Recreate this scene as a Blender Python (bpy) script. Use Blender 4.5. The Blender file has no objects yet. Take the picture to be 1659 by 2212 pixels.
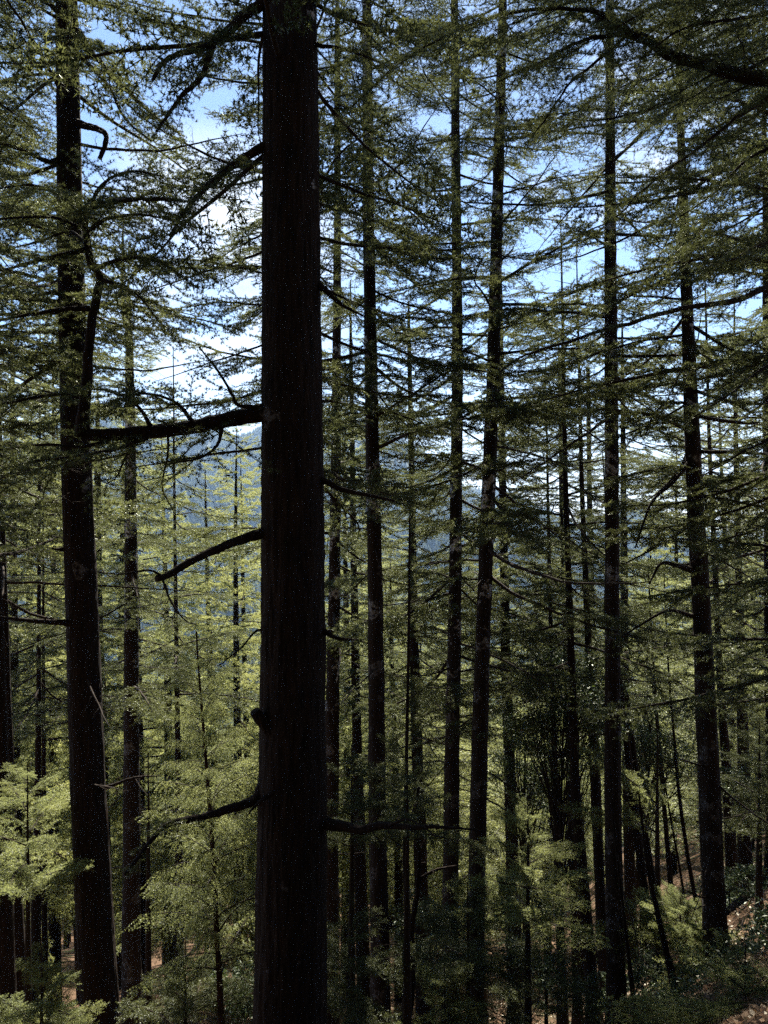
import bpy, math
import numpy as np
from mathutils import Matrix, Vector

R = math.radians
SC = bpy.context.scene
COL = SC.collection

# ------------------------------------------------------------------ camera, sky, sun, exposure
F = 1597.6                                   # focal length in units of the 1659 x 2212 measuring frame
cam_d = bpy.data.cameras.new('camera')
cam_d.sensor_fit = 'VERTICAL'
cam_d.sensor_height = 36.0
cam_d.lens = 26.0
cam_d.clip_start = 0.05
cam_d.clip_end = 20000
cam = bpy.data.objects.new('camera', cam_d)
cam.location = (0, 0, 0)
cam.rotation_euler = (R(90), 0, 0)
COL.objects.link(cam)
SC.camera = cam

SUN_EL, SUN_AZ = 42.0, 2.0                 # degrees; azimuth from +Y, negative = left
EXPOSURE = 2.1
SKY_STRENGTH = 0.05
SUN_STRENGTH = 5.0
HAZE_DENSITY = 0.00013

world = bpy.data.worlds.new('World')
SC.world = world
world.use_nodes = True
nt = world.node_tree
nt.nodes.clear()
w_out = nt.nodes.new('ShaderNodeOutputWorld')
w_bg = nt.nodes.new('ShaderNodeBackground')
w_bg.inputs['Strength'].default_value = SKY_STRENGTH
sky = nt.nodes.new('ShaderNodeTexSky')
sky.sky_type = 'NISHITA'
sky.sun_disc = False
sky.sun_elevation = R(SUN_EL)
sky.sun_rotation = R(SUN_AZ)
sky.altitude = 2000
sky.air_density = 1.0
sky.dust_density = 0.3
sky.ozone_density = 3.0
# broken clouds, laid out by direction on the sky dome
tc = nt.nodes.new('ShaderNodeTexCoord')
mp = nt.nodes.new('ShaderNodeMapping')
mp.inputs['Scale'].default_value = (1.0, 1.0, 2.6)
mp.inputs['Location'].default_value = (0.35, 0.0, 0.12)
ns = nt.nodes.new('ShaderNodeTexNoise')
ns.inputs['Scale'].default_value = 3.1
ns.inputs['Detail'].default_value = 7
ns.inputs['Roughness'].default_value = 0.55
rp = nt.nodes.new('ShaderNodeValToRGB')
rp.color_ramp.elements[0].position = 0.60
rp.color_ramp.elements[1].position = 0.74
sep = nt.nodes.new('ShaderNodeSeparateXYZ')
low = nt.nodes.new('ShaderNodeMapRange')     # a bank of cloud low over the far ridge
low.inputs[1].default_value = 0.22
low.inputs[2].default_value = 0.06
low.inputs[3].default_value = 0.0
low.inputs[4].default_value = 0.7
mx = nt.nodes.new('ShaderNodeMath')
mx.operation = 'MAXIMUM'
mix = nt.nodes.new('ShaderNodeMix')
mix.data_type = 'RGBA'
mix.inputs['B'].default_value = (6.0, 6.3, 6.8, 1)
L_ = nt.links.new
L_(tc.outputs['Generated'], mp.inputs['Vector'])
L_(mp.outputs['Vector'], ns.inputs['Vector'])
L_(ns.outputs['Fac'], rp.inputs['Fac'])
L_(tc.outputs['Generated'], sep.inputs[0])
L_(sep.outputs['Z'], low.inputs[0])
L_(rp.outputs['Color'], mx.inputs[0])
L_(low.outputs[0], mx.inputs[1])
dp = nt.nodes.new('ShaderNodeVectorMath'); dp.operation = 'DOT_PRODUCT'      # one bright cumulus left of the middle
cd_ = Vector(((470 - 829.5) / F, 1, (1106 - 600) / F)).normalized()
dp.inputs[1].default_value = cd_
cm = nt.nodes.new('ShaderNodeMapRange'); cm.inputs[1].default_value = 0.982; cm.inputs[2].default_value = 0.997
cn = nt.nodes.new('ShaderNodeMapRange'); cn.inputs[1].default_value = 0.30; cn.inputs[2].default_value = 0.50
cx = nt.nodes.new('ShaderNodeMath'); cx.operation = 'MULTIPLY'
mx2 = nt.nodes.new('ShaderNodeMath'); mx2.operation = 'MAXIMUM'
nv = nt.nodes.new('ShaderNodeVectorMath'); nv.operation = 'NORMALIZE'
L_(tc.outputs['Generated'], nv.inputs[0]); L_(nv.outputs[0], dp.inputs[0])
L_(dp.outputs['Value'], cm.inputs[0]); L_(ns.outputs['Fac'], cn.inputs[0])
L_(cm.outputs[0], cx.inputs[0]); L_(cn.outputs[0], cx.inputs[1])
L_(mx.outputs[0], mx2.inputs[0]); L_(cx.outputs[0], mx2.inputs[1])
L_(mx2.outputs[0], mix.inputs['Factor'])
L_(sky.outputs['Color'], mix.inputs['A'])
L_(mix.outputs['Result'], w_bg.inputs['Color'])
L_(w_bg.outputs[0], w_out.inputs['Surface'])

sun_d = bpy.data.lights.new('sun', 'SUN')
sun_d.energy = SUN_STRENGTH
sun_d.angle = R(0.53)
sun_d.color = (1.0, 0.93, 0.80)
sun = bpy.data.objects.new('sun', sun_d)
sd = Vector((math.sin(R(SUN_AZ)) * math.cos(R(SUN_EL)), math.cos(R(SUN_AZ)) * math.cos(R(SUN_EL)), math.sin(R(SUN_EL))))
sun.rotation_euler = sd.to_track_quat('Z', 'Y').to_euler()
sun.location = sd * 300
COL.objects.link(sun)

SC.view_settings.view_transform = 'Standard'
SC.view_settings.look = 'None'
SC.view_settings.gamma = 1.0
SC.view_settings.exposure = EXPOSURE
SC.cycles.use_denoising = False
SC.cycles.max_bounces = 6
SC.cycles.diffuse_bounces = 3
SC.cycles.glossy_bounces = 1
SC.cycles.transmission_bounces = 4
SC.cycles.volume_bounces = 1
SC.cycles.transparent_max_bounces = 4
SC.cycles.use_adaptive_sampling = False
SC.cycles.sample_clamp_indirect = 1.5
SC.cycles.sample_clamp_direct = 1.5
SC.cycles.caustics_reflective = False
SC.cycles.caustics_refractive = False

# ------------------------------------------------------------------ helpers
def P(px, py, Y):
    """A point of the measuring frame (1659 x 2212) at Y metres from the camera."""
    return np.array(((px - 829.5) / F * Y, Y, (1106.0 - py) / F * Y))

def norm(v):
    return v / np.maximum(np.linalg.norm(v, axis=-1, keepdims=True), 1e-9)

def tag(o, label=None, cat=None, group=None, kind=None):
    if label: o['label'] = label
    if cat: o['category'] = cat
    if group: o['group'] = group
    if kind: o['kind'] = kind
    return o

def link(name, data, parent=None):
    o = bpy.data.objects.new(name, data)
    COL.objects.link(o)
    if parent is not None:
        o.parent = parent
    return o

def empty(name, loc):
    o = bpy.data.objects.new(name, None)
    o.location = [float(c) for c in loc]
    o.empty_display_size = 0.3
    COL.objects.link(o)
    return o

class Geo:
    """Collects triangles and quads in numpy and makes one mesh of them."""
    def __init__(self):
        self.v, self.t, self.q, self.n = [], [], [], 0
    def add(self, v, t=None, q=None):
        v = np.asarray(v, dtype=np.float32).reshape(-1, 3)
        if t is not None and len(t): self.t.append(np.asarray(t, dtype=np.int64).reshape(-1, 3) + self.n)
        if q is not None and len(q): self.q.append(np.asarray(q, dtype=np.int64).reshape(-1, 4) + self.n)
        self.v.append(v)
        self.n += len(v)
    def merge(self, g, M=None):
        v = g.verts()
        if not len(v): return
        if M is not None:
            A = np.array(M, dtype=np.float64)
            v = v @ A[:3, :3].T + A[:3, 3]
        T, Q = g.faces()
        self.add(v, T, Q)
    def verts(self):
        return np.concatenate(self.v) if self.v else np.zeros((0, 3), np.float32)
    def faces(self):
        T = np.concatenate(self.t) if self.t else np.zeros((0, 3), np.int64)
        Q = np.concatenate(self.q) if self.q else np.zeros((0, 4), np.int64)
        return T, Q
    def mesh(self, name, mat, smooth=False):
        v = self.verts()
        T, Q = self.faces()
        me = bpy.data.meshes.new(name)
        me.vertices.add(len(v))
        me.vertices.foreach_set('co', v.astype(np.float32).ravel())
        nl = len(T) * 3 + len(Q) * 4
        me.loops.add(nl)
        me.loops.foreach_set('vertex_index', np.concatenate([T.ravel(), Q.ravel()]).astype(np.int32))
        me.polygons.add(len(T) + len(Q))
        st = np.concatenate([np.arange(len(T)) * 3, len(T) * 3 + np.arange(len(Q)) * 4]).astype(np.int32)
        me.polygons.foreach_set('loop_start', st)
        if smooth:
            me.polygons.foreach_set('use_smooth', np.ones(len(T) + len(Q), dtype=bool))
        me.update(calc_edges=True)
        me.validate()
        for m in (mat if isinstance(mat, (list, tuple)) else [mat]):
            me.materials.append(m)
        return me

def tube(g, path, rad, sides=6, cap=True, rough=0.0, rng=None):
    path = np.asarray(path, float)
    rad = np.asarray(rad, float)
    n = len(path)
    tan = norm(np.gradient(path, axis=0))
    ref = np.array((0, 0, 1.0)) if abs(tan[0][2]) < 0.8 else np.array((1.0, 0, 0))
    a = norm(np.cross(tan, ref))
    b = np.cross(tan, a)
    th = np.arange(sides) * 2 * math.pi / sides
    rr = rad[:, None] * np.ones((1, sides))
    if rough and rng is not None:
        rr = rr * (1 + rough * rng.standard_normal((n, sides)))
    v = path[:, None, :] + rr[:, :, None] * (np.cos(th)[None, :, None] * a[:, None, :] + np.sin(th)[None, :, None] * b[:, None, :])
    i = np.arange(n - 1)[:, None] * sides
    j = np.arange(sides)[None, :]
    k = (j + 1) % sides
    q = np.stack([i + j, i + k, i + sides + k, i + sides + j], axis=-1).reshape(-1, 4)
    v = v.reshape(-1, 3)
    t = None
    if cap:
        v = np.concatenate([v, path[:1], path[-1:]])
        jj = np.arange(sides)
        kk = (jj + 1) % sides
        m = (n - 1) * sides
        t = np.concatenate([np.stack([kk, jj, np.full(sides, n * sides)], -1),
                            np.stack([m + jj, m + kk, np.full(sides, n * sides + 1)], -1)])
    g.add(v, t, q)

def twigs(g, base, tip, r):
    """Many straight thin twigs at once: three-sided cones."""
    base, tip = np.asarray(base), np.asarray(tip)
    if not len(base): return
    d = norm(tip - base)
    ref = np.where(np.abs(d[:, 2:3]) < 0.8, np.array((0, 0, 1.0)), np.array((1.0, 0, 0)))
    a = norm(np.cross(d, ref))
    b = np.cross(d, a)
    r = np.broadcast_to(np.asarray(r, float), (len(base),))[:, None]
    vs = [base + r * (math.cos(t) * a + math.sin(t) * b) for t in (0, 2.094, 4.189)] + [tip]
    v = np.stack(vs, axis=1).reshape(-1, 3)
    o = np.arange(len(base))[:, None, None] * 4
    t = (np.array([[0, 1, 3], [1, 2, 3], [2, 0, 3]])[None] + o).reshape(-1, 3)
    g.add(v, t)

def rosettes(g, c, ax, rng, k, ln, wd, up=0.35, spread=1.0):
    """Needle whorls: k slim triangles round every centre."""
    n = len(c)
    if not n: return
    c = np.repeat(c, k, axis=0)
    ax = np.repeat(ax, k, axis=0)
    u = norm(rng.standard_normal((n * k, 3)))
    d = norm(u * spread + ax * 0.45 + np.array((0, 0, up)))
    face = np.repeat(norm(rng.standard_normal((n, 3)) * 0.7 + np.array((0, 0, 0.6))), k, axis=0)
    s = norm(np.cross(d, norm(face + 0.25 * rng.standard_normal((n * k, 3)))))
    l_ = ln * rng.uniform(0.65, 1.2, (n * k, 1))
    s = s * wd * 0.5
    v = np.stack([c + s, c - s, c + d * l_], axis=1).reshape(-1, 3)
    g.add(v, np.arange(n * k * 3).reshape(-1, 3))

def resample(path, n):
    path = np.asarray(path, float)
    s = np.concatenate([[0], np.cumsum(np.linalg.norm(np.diff(path, axis=0), axis=1))])
    t = np.linspace(0, s[-1], n)
    return np.stack([np.interp(t, s, path[:, i]) for i in range(path.shape[1])], -1), s[-1]

def smooth_path(pts, n):
    """Catmull-Rom through the points (any number of columns), evenly resampled."""
    p = np.asarray(pts, float)
    p = np.concatenate([[2 * p[0] - p[1]], p, [2 * p[-1] - p[-2]]])
    out = []
    for i in range(1, len(p) - 2):
        for t in np.linspace(0, 1, 9)[:-1]:
            a, b, c, d = p[i - 1], p[i], p[i + 1], p[i + 2]
            out.append(0.5 * (2 * b + (c - a) * t + (2 * a - 5 * b + 4 * c - d) * t * t + (3 * b - a - 3 * c + d) * t ** 3))
    out.append(p[-2])
    out = np.array(out)
    s = np.concatenate([[0], np.cumsum(np.linalg.norm(np.diff(out[:, :3], axis=0), axis=1))])
    t = np.linspace(0, s[-1], n)
    return np.stack([np.interp(t, s, out[:, i]) for i in range(out.shape[1])], -1), s[-1]

def boughs(path, rad, rng, bare=0.25, sec_len=0.9, sec_gap=0.13, ter_gap=0.075, ter_len=0.22, ros_gap=0.045,
           k=11, ln=0.05, wd=0.011, droop=0.22, hang=0.0, tilt=0.24, keep=1.0, leafy=1.0, sides=6, rough=0.0, tipped=True):
    """Wood and needles of one cedar branch that follows PATH: flat alternate sprays of side shoots, twigs and needle whorls."""
    W, N = Geo(), Geo()
    tube(W, path, rad, sides, True, rough, rng)
    seg = np.linalg.norm(np.diff(path, axis=0), axis=1)
    s = np.concatenate([[0], np.cumsum(seg)])
    L = s[-1]
    at = lambda q: np.array([np.interp(q, s, path[:, i]) for i in range(3)])
    side = 1
    q = L * bare * rng.uniform(0.6, 1.0)
    tb, tt, rc, ra = [], [], [], []
    up = np.array((0, 0, 1.0))
    while q < L:
        t = q / L
        p0 = at(q)
        tan = norm(at(min(L, q + 0.05)) - at(max(0, q - 0.05)))
        sd_ = np.cross(tan, up)
        sd_ = norm(sd_) if np.linalg.norm(sd_) > 0.15 else norm(np.array((rng.normal(), rng.normal(), 0)))
        side = -side
        q += sec_gap * rng.uniform(0.5, 1.5)
        if rng.random() > keep: continue
        prof = min(1.0, (t - bare * 0.5) / 0.25 + 0.25) * (1 - t) ** 0.75 + 0.10
        sl = sec_len * prof * rng.uniform(0.6, 1.25)
        if sl < 0.06: continue
        ang = R(rng.uniform(42, 68))
        tiltn = rng.normal(-0.03, tilt)
        d0 = norm(tan * math.cos(ang) + sd_ * side * math.sin(ang) + up * tiltn)
        m = 5
        u = np.linspace(0, 1, m)
        sp = p0 + d0 * (u[:, None] * sl) + tan * (0.18 * sl * u[:, None] ** 2)
        sp[:, 2] -= (droop + hang * 0.5) * sl * u ** 2
        sp[1:] += rng.normal(0, 0.025 * sl, (m - 1, 3))
        r_s = max(0.0022, min(0.35 * np.interp(q, s, rad), 0.004 + 0.006 * sl))
        tube(W, sp, r_s * (1 - 0.75 * u), 3, False)
        if leafy <= 0 or rng.random() > leafy:
            # a dead side shoot: a few bare twigs
            for _ in range(int(3 + 4 * sl)):
                f = rng.uniform(0.25, 1)
                b_ = p0 + (sp[-1] - p0) * f
                tb.append(b_); tt.append(b_ + norm(d0 + rng.normal(0, 0.6, 3)) * ter_len * rng.uniform(0.5, 1.3))
            continue
        ss = np.linspace(0, sl, m)
        g0 = sl * rng.uniform(0.02, 0.15)
        sgn = 1
        nt_ = max(2, int((sl - g0) / ter_gap))
        fs = g0 + (sl - g0) * (np.arange(nt_) + rng.uniform(0.2, 0.8, nt_)) / nt_
        pb = np.stack([np.interp(fs, ss, sp[:, i]) for i in range(3)], -1)
        dd = norm(sp[-1] - sp[0])
        sd2 = norm(np.cross(dd, up))
        sg = np.where(np.arange(nt_) % 2, 1.0, -1.0)[:, None]
        an = np.radians(rng.uniform(35, 70, (nt_, 1)))
        td = norm(dd * np.cos(an) + sd2 * sg * np.sin(an) + up * (rng.normal(0.05, 0.22, (nt_, 1)) - hang))
        tl = ter_len * (1.1 - 0.6 * fs / sl)[:, None] * rng.uniform(0.5, 1.35, (nt_, 1)) * (1 + hang)
        pt = pb + td * tl
        tb.extend(pb); tt.extend(pt)
        nr = np.maximum(1, (tl[:, 0] / ros_gap).astype(int))
        for i in range(nt_):
            f = (np.arange(nr[i]) + 0.6) / nr[i]
            rc.append(pb[i] + (pt[i] - pb[i]) * f[:, None]); ra.append(np.repeat(td[i:i + 1], nr[i], 0))
        ns_ = max(1, int((sl - g0) / (ros_gap * 1.2)))
        f = g0 + (sl - g0) * (np.arange(ns_) + 0.7) / ns_
        rc.append(np.stack([np.interp(f, ss, sp[:, i]) for i in range(3)], -1)); ra.append(np.repeat(dd[None], ns_, 0))
    if tipped and leafy > 0:
        f = np.arange(L * 0.72, L, ros_gap)
        rc.append(np.stack([np.interp(f, s, path[:, i]) for i in range(3)], -1)); ra.append(np.repeat(norm(path[-1] - path[-2])[None], len(f), 0))
    if tb: twigs(W, np.array(tb), np.array(tt), 0.0022)
    if rc:
        rosettes(N, np.concatenate(rc), np.concatenate(ra), rng, k, ln, wd)
    return W, N

# ------------------------------------------------------------------ materials
def mat(name):
    m = bpy.data.materials.new(name)
    m.use_nodes = True
    m.node_tree.nodes.clear()
    return m, m.node_tree.nodes, m.node_tree.links

def leaf_material(name, dark, light, trans, tfac=0.5, gloss=0.06, grough=0.45):
    m, n, l = mat(name)
    o = n.new('ShaderNodeOutputMaterial')
    oi = n.new('ShaderNodeObjectInfo')
    ge = n.new('ShaderNodeTexCoord')
    no = n.new('ShaderNodeTexNoise'); no.inputs['Scale'].default_value = 2.3; no.inputs['Detail'].default_value = 3
    ad = n.new('ShaderNodeMath'); ad.operation = 'MULTIPLY_ADD'; ad.inputs[1].default_value = 0.5
    su = n.new('ShaderNodeMath'); su.operation = 'MULTIPLY_ADD'; su.inputs[1].default_value = 0.9; su.inputs[2].default_value = -0.2
    c = n.new('ShaderNodeMix'); c.data_type = 'RGBA'
    c.inputs['A'].default_value = (*dark, 1); c.inputs['B'].default_value = (*light, 1)
    t = n.new('ShaderNodeMix'); t.data_type = 'RGBA'
    t.inputs['A'].default_value = (trans[0] * 0.7, trans[1] * 0.75, trans[2] * 0.8, 1); t.inputs['B'].default_value = (*trans, 1)
    df = n.new('ShaderNodeBsdfDiffuse'); tr = n.new('ShaderNodeBsdfTranslucent')
    gl = n.new('ShaderNodeBsdfGlossy'); gl.inputs['Roughness'].default_value = grough; gl.inputs['Color'].default_value = (0.9, 0.95, 0.85, 1)
    m1 = n.new('ShaderNodeMixShader'); m1.inputs[0].default_value = tfac
    m2 = n.new('ShaderNodeMixShader')
    fr = n.new('ShaderNodeFresnel'); fr.inputs['IOR'].default_value = 1.5
    fm = n.new('ShaderNodeMath'); fm.operation = 'MULTIPLY_ADD'; fm.inputs[1].default_value = gloss * 3.5; fm.inputs[2].default_value = gloss * 0.25
    fm.use_clamp = True
    l.new(fr.outputs[0], fm.inputs[0]); l.new(fm.outputs[0], m2.inputs[0])
    l.new(ge.outputs['Object'], no.inputs['Vector'])
    l.new(no.outputs['Fac'], su.inputs[0])
    l.new(oi.outputs['Random'], ad.inputs[0]); l.new(su.outputs[0], ad.inputs[2])
    l.new(ad.outputs[0], c.inputs['Factor']); l.new(ad.outputs[0], t.inputs['Factor'])
    l.new(c.outputs['Result'], df.inputs['Color']); l.new(t.outputs['Result'], tr.inputs['Color'])
    l.new(df.outputs[0], m1.inputs[1]); l.new(tr.outputs[0], m1.inputs[2])
    l.new(m1.outputs[0], m2.inputs[1]); l.new(gl.outputs[0], m2.inputs[2])
    l.new(m2.outputs[0], o.inputs['Surface'])
    return m

def bark_material(name, c0, c1, lichen=0.5, scale=1.0, bump=0.6):
    m, n, l = mat(name)
    o = n.new('ShaderNodeOutputMaterial')
    b = n.new('ShaderNodeBsdfPrincipled'); b.inputs['Roughness'].default_value = 0.92
    b.inputs['Specular IOR Level'].default_value = 0.15
    tc_ = n.new('ShaderNodeTexCoord')
    mp_ = n.new('ShaderNodeMapping'); mp_.inputs['Scale'].default_value = (26 * scale, 26 * scale, 3.2 * scale)
    no = n.new('ShaderNodeTexNoise'); no.inputs['Scale'].default_value = 1.0; no.inputs['Detail'].default_value = 6; no.inputs['Roughness'].default_value = 0.65
    vo = n.new('ShaderNodeTexVoronoi'); vo.inputs['Scale'].default_value = 0.9; vo.feature = 'DISTANCE_TO_EDGE'
    cr = n.new('ShaderNodeValToRGB')
    cr.color_ramp.elements[0].position = 0.32; cr.color_ramp.elements[0].color = (*c0, 1)
    cr.color_ramp.elements[1].position = 0.70; cr.color_ramp.elements[1].color = (*c1, 1)
    big = n.new('ShaderNodeTexNoise'); big.inputs['Scale'].default_value = 1.9; big.inputs['Detail'].default_value = 4; big.inputs['Roughness'].default_value = 0.6
    lr = n.new('ShaderNodeValToRGB')
    lr.color_ramp.elements[0].position = 0.66 - 0.12 * lichen; lr.color_ramp.elements[1].position = 0.69 - 0.12 * lichen
    sm0 = n.new('ShaderNodeMath'); sm0.operation = 'MULTIPLY'
    sz = n.new('ShaderNodeSeparateXYZ'); hr = n.new('ShaderNodeMapRange')
    hr.inputs[1].default_value = 8.0; hr.inputs[2].default_value = 13.0; hr.inputs[3].default_value = 0.12; hr.inputs[4].default_value = 1.0
    l.new(tc_.outputs['Object'], sz.inputs[0]); l.new(sz.outputs['Z'], hr.inputs[0]); l.new(hr.outputs[0], sm0.inputs[0])
    sm = n.new('ShaderNodeMath'); sm.operation = 'MULTIPLY'
    no2 = n.new('ShaderNodeTexNoise'); no2.inputs['Scale'].default_value = 14; no2.inputs['Detail'].default_value = 3
    nr = n.new('ShaderNodeValToRGB'); nr.color_ramp.elements[0].position = 0.40; nr.color_ramp.elements[1].position = 0.52
    mx_ = n.new('ShaderNodeMix'); mx_.data_type = 'RGBA'; mx_.inputs['B'].default_value = (0.50, 0.52, 0.56, 1)
    bp = n.new('ShaderNodeBump'); bp.inputs['Strength'].default_value = bump; bp.inputs['Distance'].default_value = 0.03
    ms = n.new('ShaderNodeMath'); ms.operation = 'MULTIPLY_ADD'; ms.inputs[1].default_value = 1.2
    l.new(tc_.outputs['Object'], mp_.inputs[0]); l.new(mp_.outputs[0], no.inputs['Vector']); l.new(mp_.outputs[0], vo.inputs['Vector'])
    l.new(no.outputs['Fac'], cr.inputs[0])
    l.new(tc_.outputs['Object'], big.inputs['Vector']); l.new(big.outputs['Fac'], lr.inputs[0])
    l.new(tc_.outputs['Object'], no2.inputs['Vector']); l.new(no2.outputs['Fac'], nr.inputs[0])
    l.new(lr.outputs[0], sm0.inputs[1]); l.new(sm0.outputs[0], sm.inputs[0]); l.new(nr.outputs[0], sm.inputs[1])
    l.new(sm.outputs[0], mx_.inputs['Factor']); l.new(cr.outputs[0], mx_.inputs['A'])
    l.new(vo.outputs['Distance'], ms.inputs[0]); l.new(no.outputs['Fac'], ms.inputs[2])
    l.new(ms.outputs[0], bp.inputs['Height']); l.new(bp.outputs[0], b.inputs['Normal'])
    l.new(mx_.outputs['Result'], b.inputs['Base Color']); l.new(b.outputs[0], o.inputs['Surface'])
    return m

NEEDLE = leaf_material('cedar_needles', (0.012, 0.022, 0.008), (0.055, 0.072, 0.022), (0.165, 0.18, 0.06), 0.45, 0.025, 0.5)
NEEDLE_FAR = leaf_material('sun_toned_needles', (0.026, 0.046, 0.013), (0.13, 0.140, 0.045), (0.52, 0.54, 0.19), 0.48, 0.022, 0.5)  # far stand: same cedar needles made brighter, sunlight put into the colour
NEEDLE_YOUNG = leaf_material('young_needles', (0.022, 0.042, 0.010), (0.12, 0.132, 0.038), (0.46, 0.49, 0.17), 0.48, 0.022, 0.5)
LEAF = leaf_material('oak_leaves', (0.020, 0.036, 0.018), (0.045, 0.070, 0.030), (0.10, 0.14, 0.03), 0.28, 0.06, 0.42)
BARK = bark_material('cedar_bark', (0.004, 0.003, 0.0025), (0.034, 0.021, 0.015), 0.0)
BARK_LICHEN = bark_material('lichened_bark', (0.011, 0.008, 0.0065), (0.040, 0.028, 0.022), 0.8)
BARK_RED = bark_material('young_bark', (0.020, 0.010, 0.007), (0.065, 0.034, 0.022), 0.1, 2.0, 0.3)
TWIG = bark_material('twig_bark', (0.015, 0.011, 0.009), (0.05, 0.036, 0.027), 0.3, 2.2, 0.2)

def ground_material(name, forest=False):
    m, n, l = mat(name)
    o = n.new('ShaderNodeOutputMaterial')
    b = n.new('ShaderNodeBsdfPrincipled'); b.inputs['Roughness'].default_value = 0.95; b.inputs['Specular IOR Level'].default_value = 0.1
    tc_ = n.new('ShaderNodeTexCoord')
    no = n.new('ShaderNodeTexNoise'); no.inputs['Scale'].default_value = 9 if not forest else 0.05; no.inputs['Detail'].default_value = 8; no.inputs['Roughness'].default_value = 0.7
    n2 = n.new('ShaderNodeTexNoise'); n2.inputs['Scale'].default_value = 0.6 if not forest else 0.008; n2.inputs['Detail'].default_value = 4
    c1 = n.new('ShaderNodeValToRGB'); c2 = n.new('ShaderNodeValToRGB')
    if forest:
        cols = ((0.018, 0.028, 0.016), (0.035, 0.05, 0.022), (0.07, 0.075, 0.04))
    else:
        cols = ((0.03, 0.019, 0.012), (0.17, 0.105, 0.065), (0.03, 0.042, 0.016))
    c1.color_ramp.elements[0].position = 0.35; c1.color_ramp.elements[0].color = (*cols[0], 1)
    c1.color_ramp.elements[1].position = 0.68; c1.color_ramp.elements[1].color = (*cols[1], 1)
    c2.color_ramp.elements[0].position = 0.55; c2.color_ramp.elements[1].position = 0.68
    mx_ = n.new('ShaderNodeMix'); mx_.data_type = 'RGBA'; mx_.inputs['B'].default_value = (*cols[2], 1)
    bp = n.new('ShaderNodeBump'); bp.inputs['Strength'].default_value = 0.8; bp.inputs['Distance'].default_value = 0.06 if not forest else 6
    l.new(tc_.outputs['Object'], no.inputs['Vector']); l.new(tc_.outputs['Object'], n2.inputs['Vector'])
    l.new(no.outputs['Fac'], c1.inputs[0]); l.new(n2.outputs['Fac'], c2.inputs[0])
    l.new(c1.outputs[0], mx_.inputs['A']); l.new(c2.outputs[0], mx_.inputs['Factor'])
    l.new(no.outputs['Fac'], bp.inputs['Height']); l.new(bp.outputs[0], b.inputs['Normal'])
    l.new(mx_.outputs['Result'], b.inputs['Base Color']); l.new(b.outputs[0], o.inputs['Surface'])
    return m

GROUND = ground_material('leaf_litter_ground')
HILL = ground_material('forested_hill', True)

# ------------------------------------------------------------------ the ground and the far hills
def smoothstep(a, b, x):
    t = np.clip((x - a) / (b - a), 0, 1)
    return t * t * (3 - 2 * t)

def fnoise(x, y):
    return (np.sin(x * 1.0 + 1.3 * np.sin(y * 0.7)) * np.cos(y * 1.1 + 0.8 * np.sin(x * 0.9 + 1.7)) + 0.5 * np.sin(2.3 * x + 0.4) * np.sin(2.1 * y + x))

def gz(x, Y):
    x, Y = np.asarray(x, float), np.asarray(Y, float)
    Yc = np.maximum(Y, -60)
    near = np.where(Yc < 28, 0.62 * Yc, 17.36 + 0.44 * (np.minimum(Yc, 150) - 28))
    z = -2.3 - near
    lift = np.maximum(x - 0.25 * np.maximum(Yc, 0), 0)
    z = z + 11 * (1 - np.exp(-lift / 11))
    z = z - 0.10 * np.minimum(np.maximum(-x, 0), 60) * smoothstep(5, 40, Y)
    z = z + 0.22 * fnoise(x * 0.55, Y * 0.55) * smoothstep(2, 8, np.abs(Y)) + 0.25 * fnoise(x * 0.13 + 2, Y * 0.13)
    far = smoothstep(150, 420, Y)
    z = z * (1 - far) + far * (-115 + 6 * fnoise(x * 0.01, Y * 0.012))
    u = x / np.maximum(Y, 1)
    crest = 0.098 - 0.155 * smoothstep(-0.25, 0.55, u) + 0.010 * np.sin(u * 17 + 1) + 0.006 * np.sin(u * 41)
    hill = smoothstep(430, 1750, Y) * (115 + crest * 1750)
    hill = hill * (1 + 0.10 * fnoise(x * 0.006, Y * 0.005)) + 30 * fnoise(x * 0.011 + 3, Y * 0.004) * smoothstep(500, 900, Y)
    z = z + hill
    z = z - smoothstep(1850, 2600, Y) * 160
    return z

def sheet(name, ys, cols, mat_):
    g = Geo()
    u = np.linspace(-1, 1, cols)
    X = u[None, :] * (45 + 0.95 * np.maximum(ys, 0))[:, None]
    Yg = np.repeat(ys[:, None], cols, 1)
    Z = gz(X, Yg)
    v = np.stack([X, Yg, Z], -1).reshape(-1, 3)
    i = np.arange(len(ys) - 1)[:, None] * cols
    j = np.arange(cols - 1)[None]
    q = np.stack([i + j, i + j + 1, i + cols + j + 1, i + cols + j], -1).reshape(-1, 4)
    g.add(v, None, q)
    return tag(link(name, g.mesh(name, mat_, True)), kind='structure')

sheet('ground', np.concatenate([np.arange(-60, 0, 1.0), np.arange(0, 45, 0.3), np.geomspace(45, 110, 50)]), 260, GROUND)
sheet('hills', np.geomspace(110, 2700, 190), 300, HILL)

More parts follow.
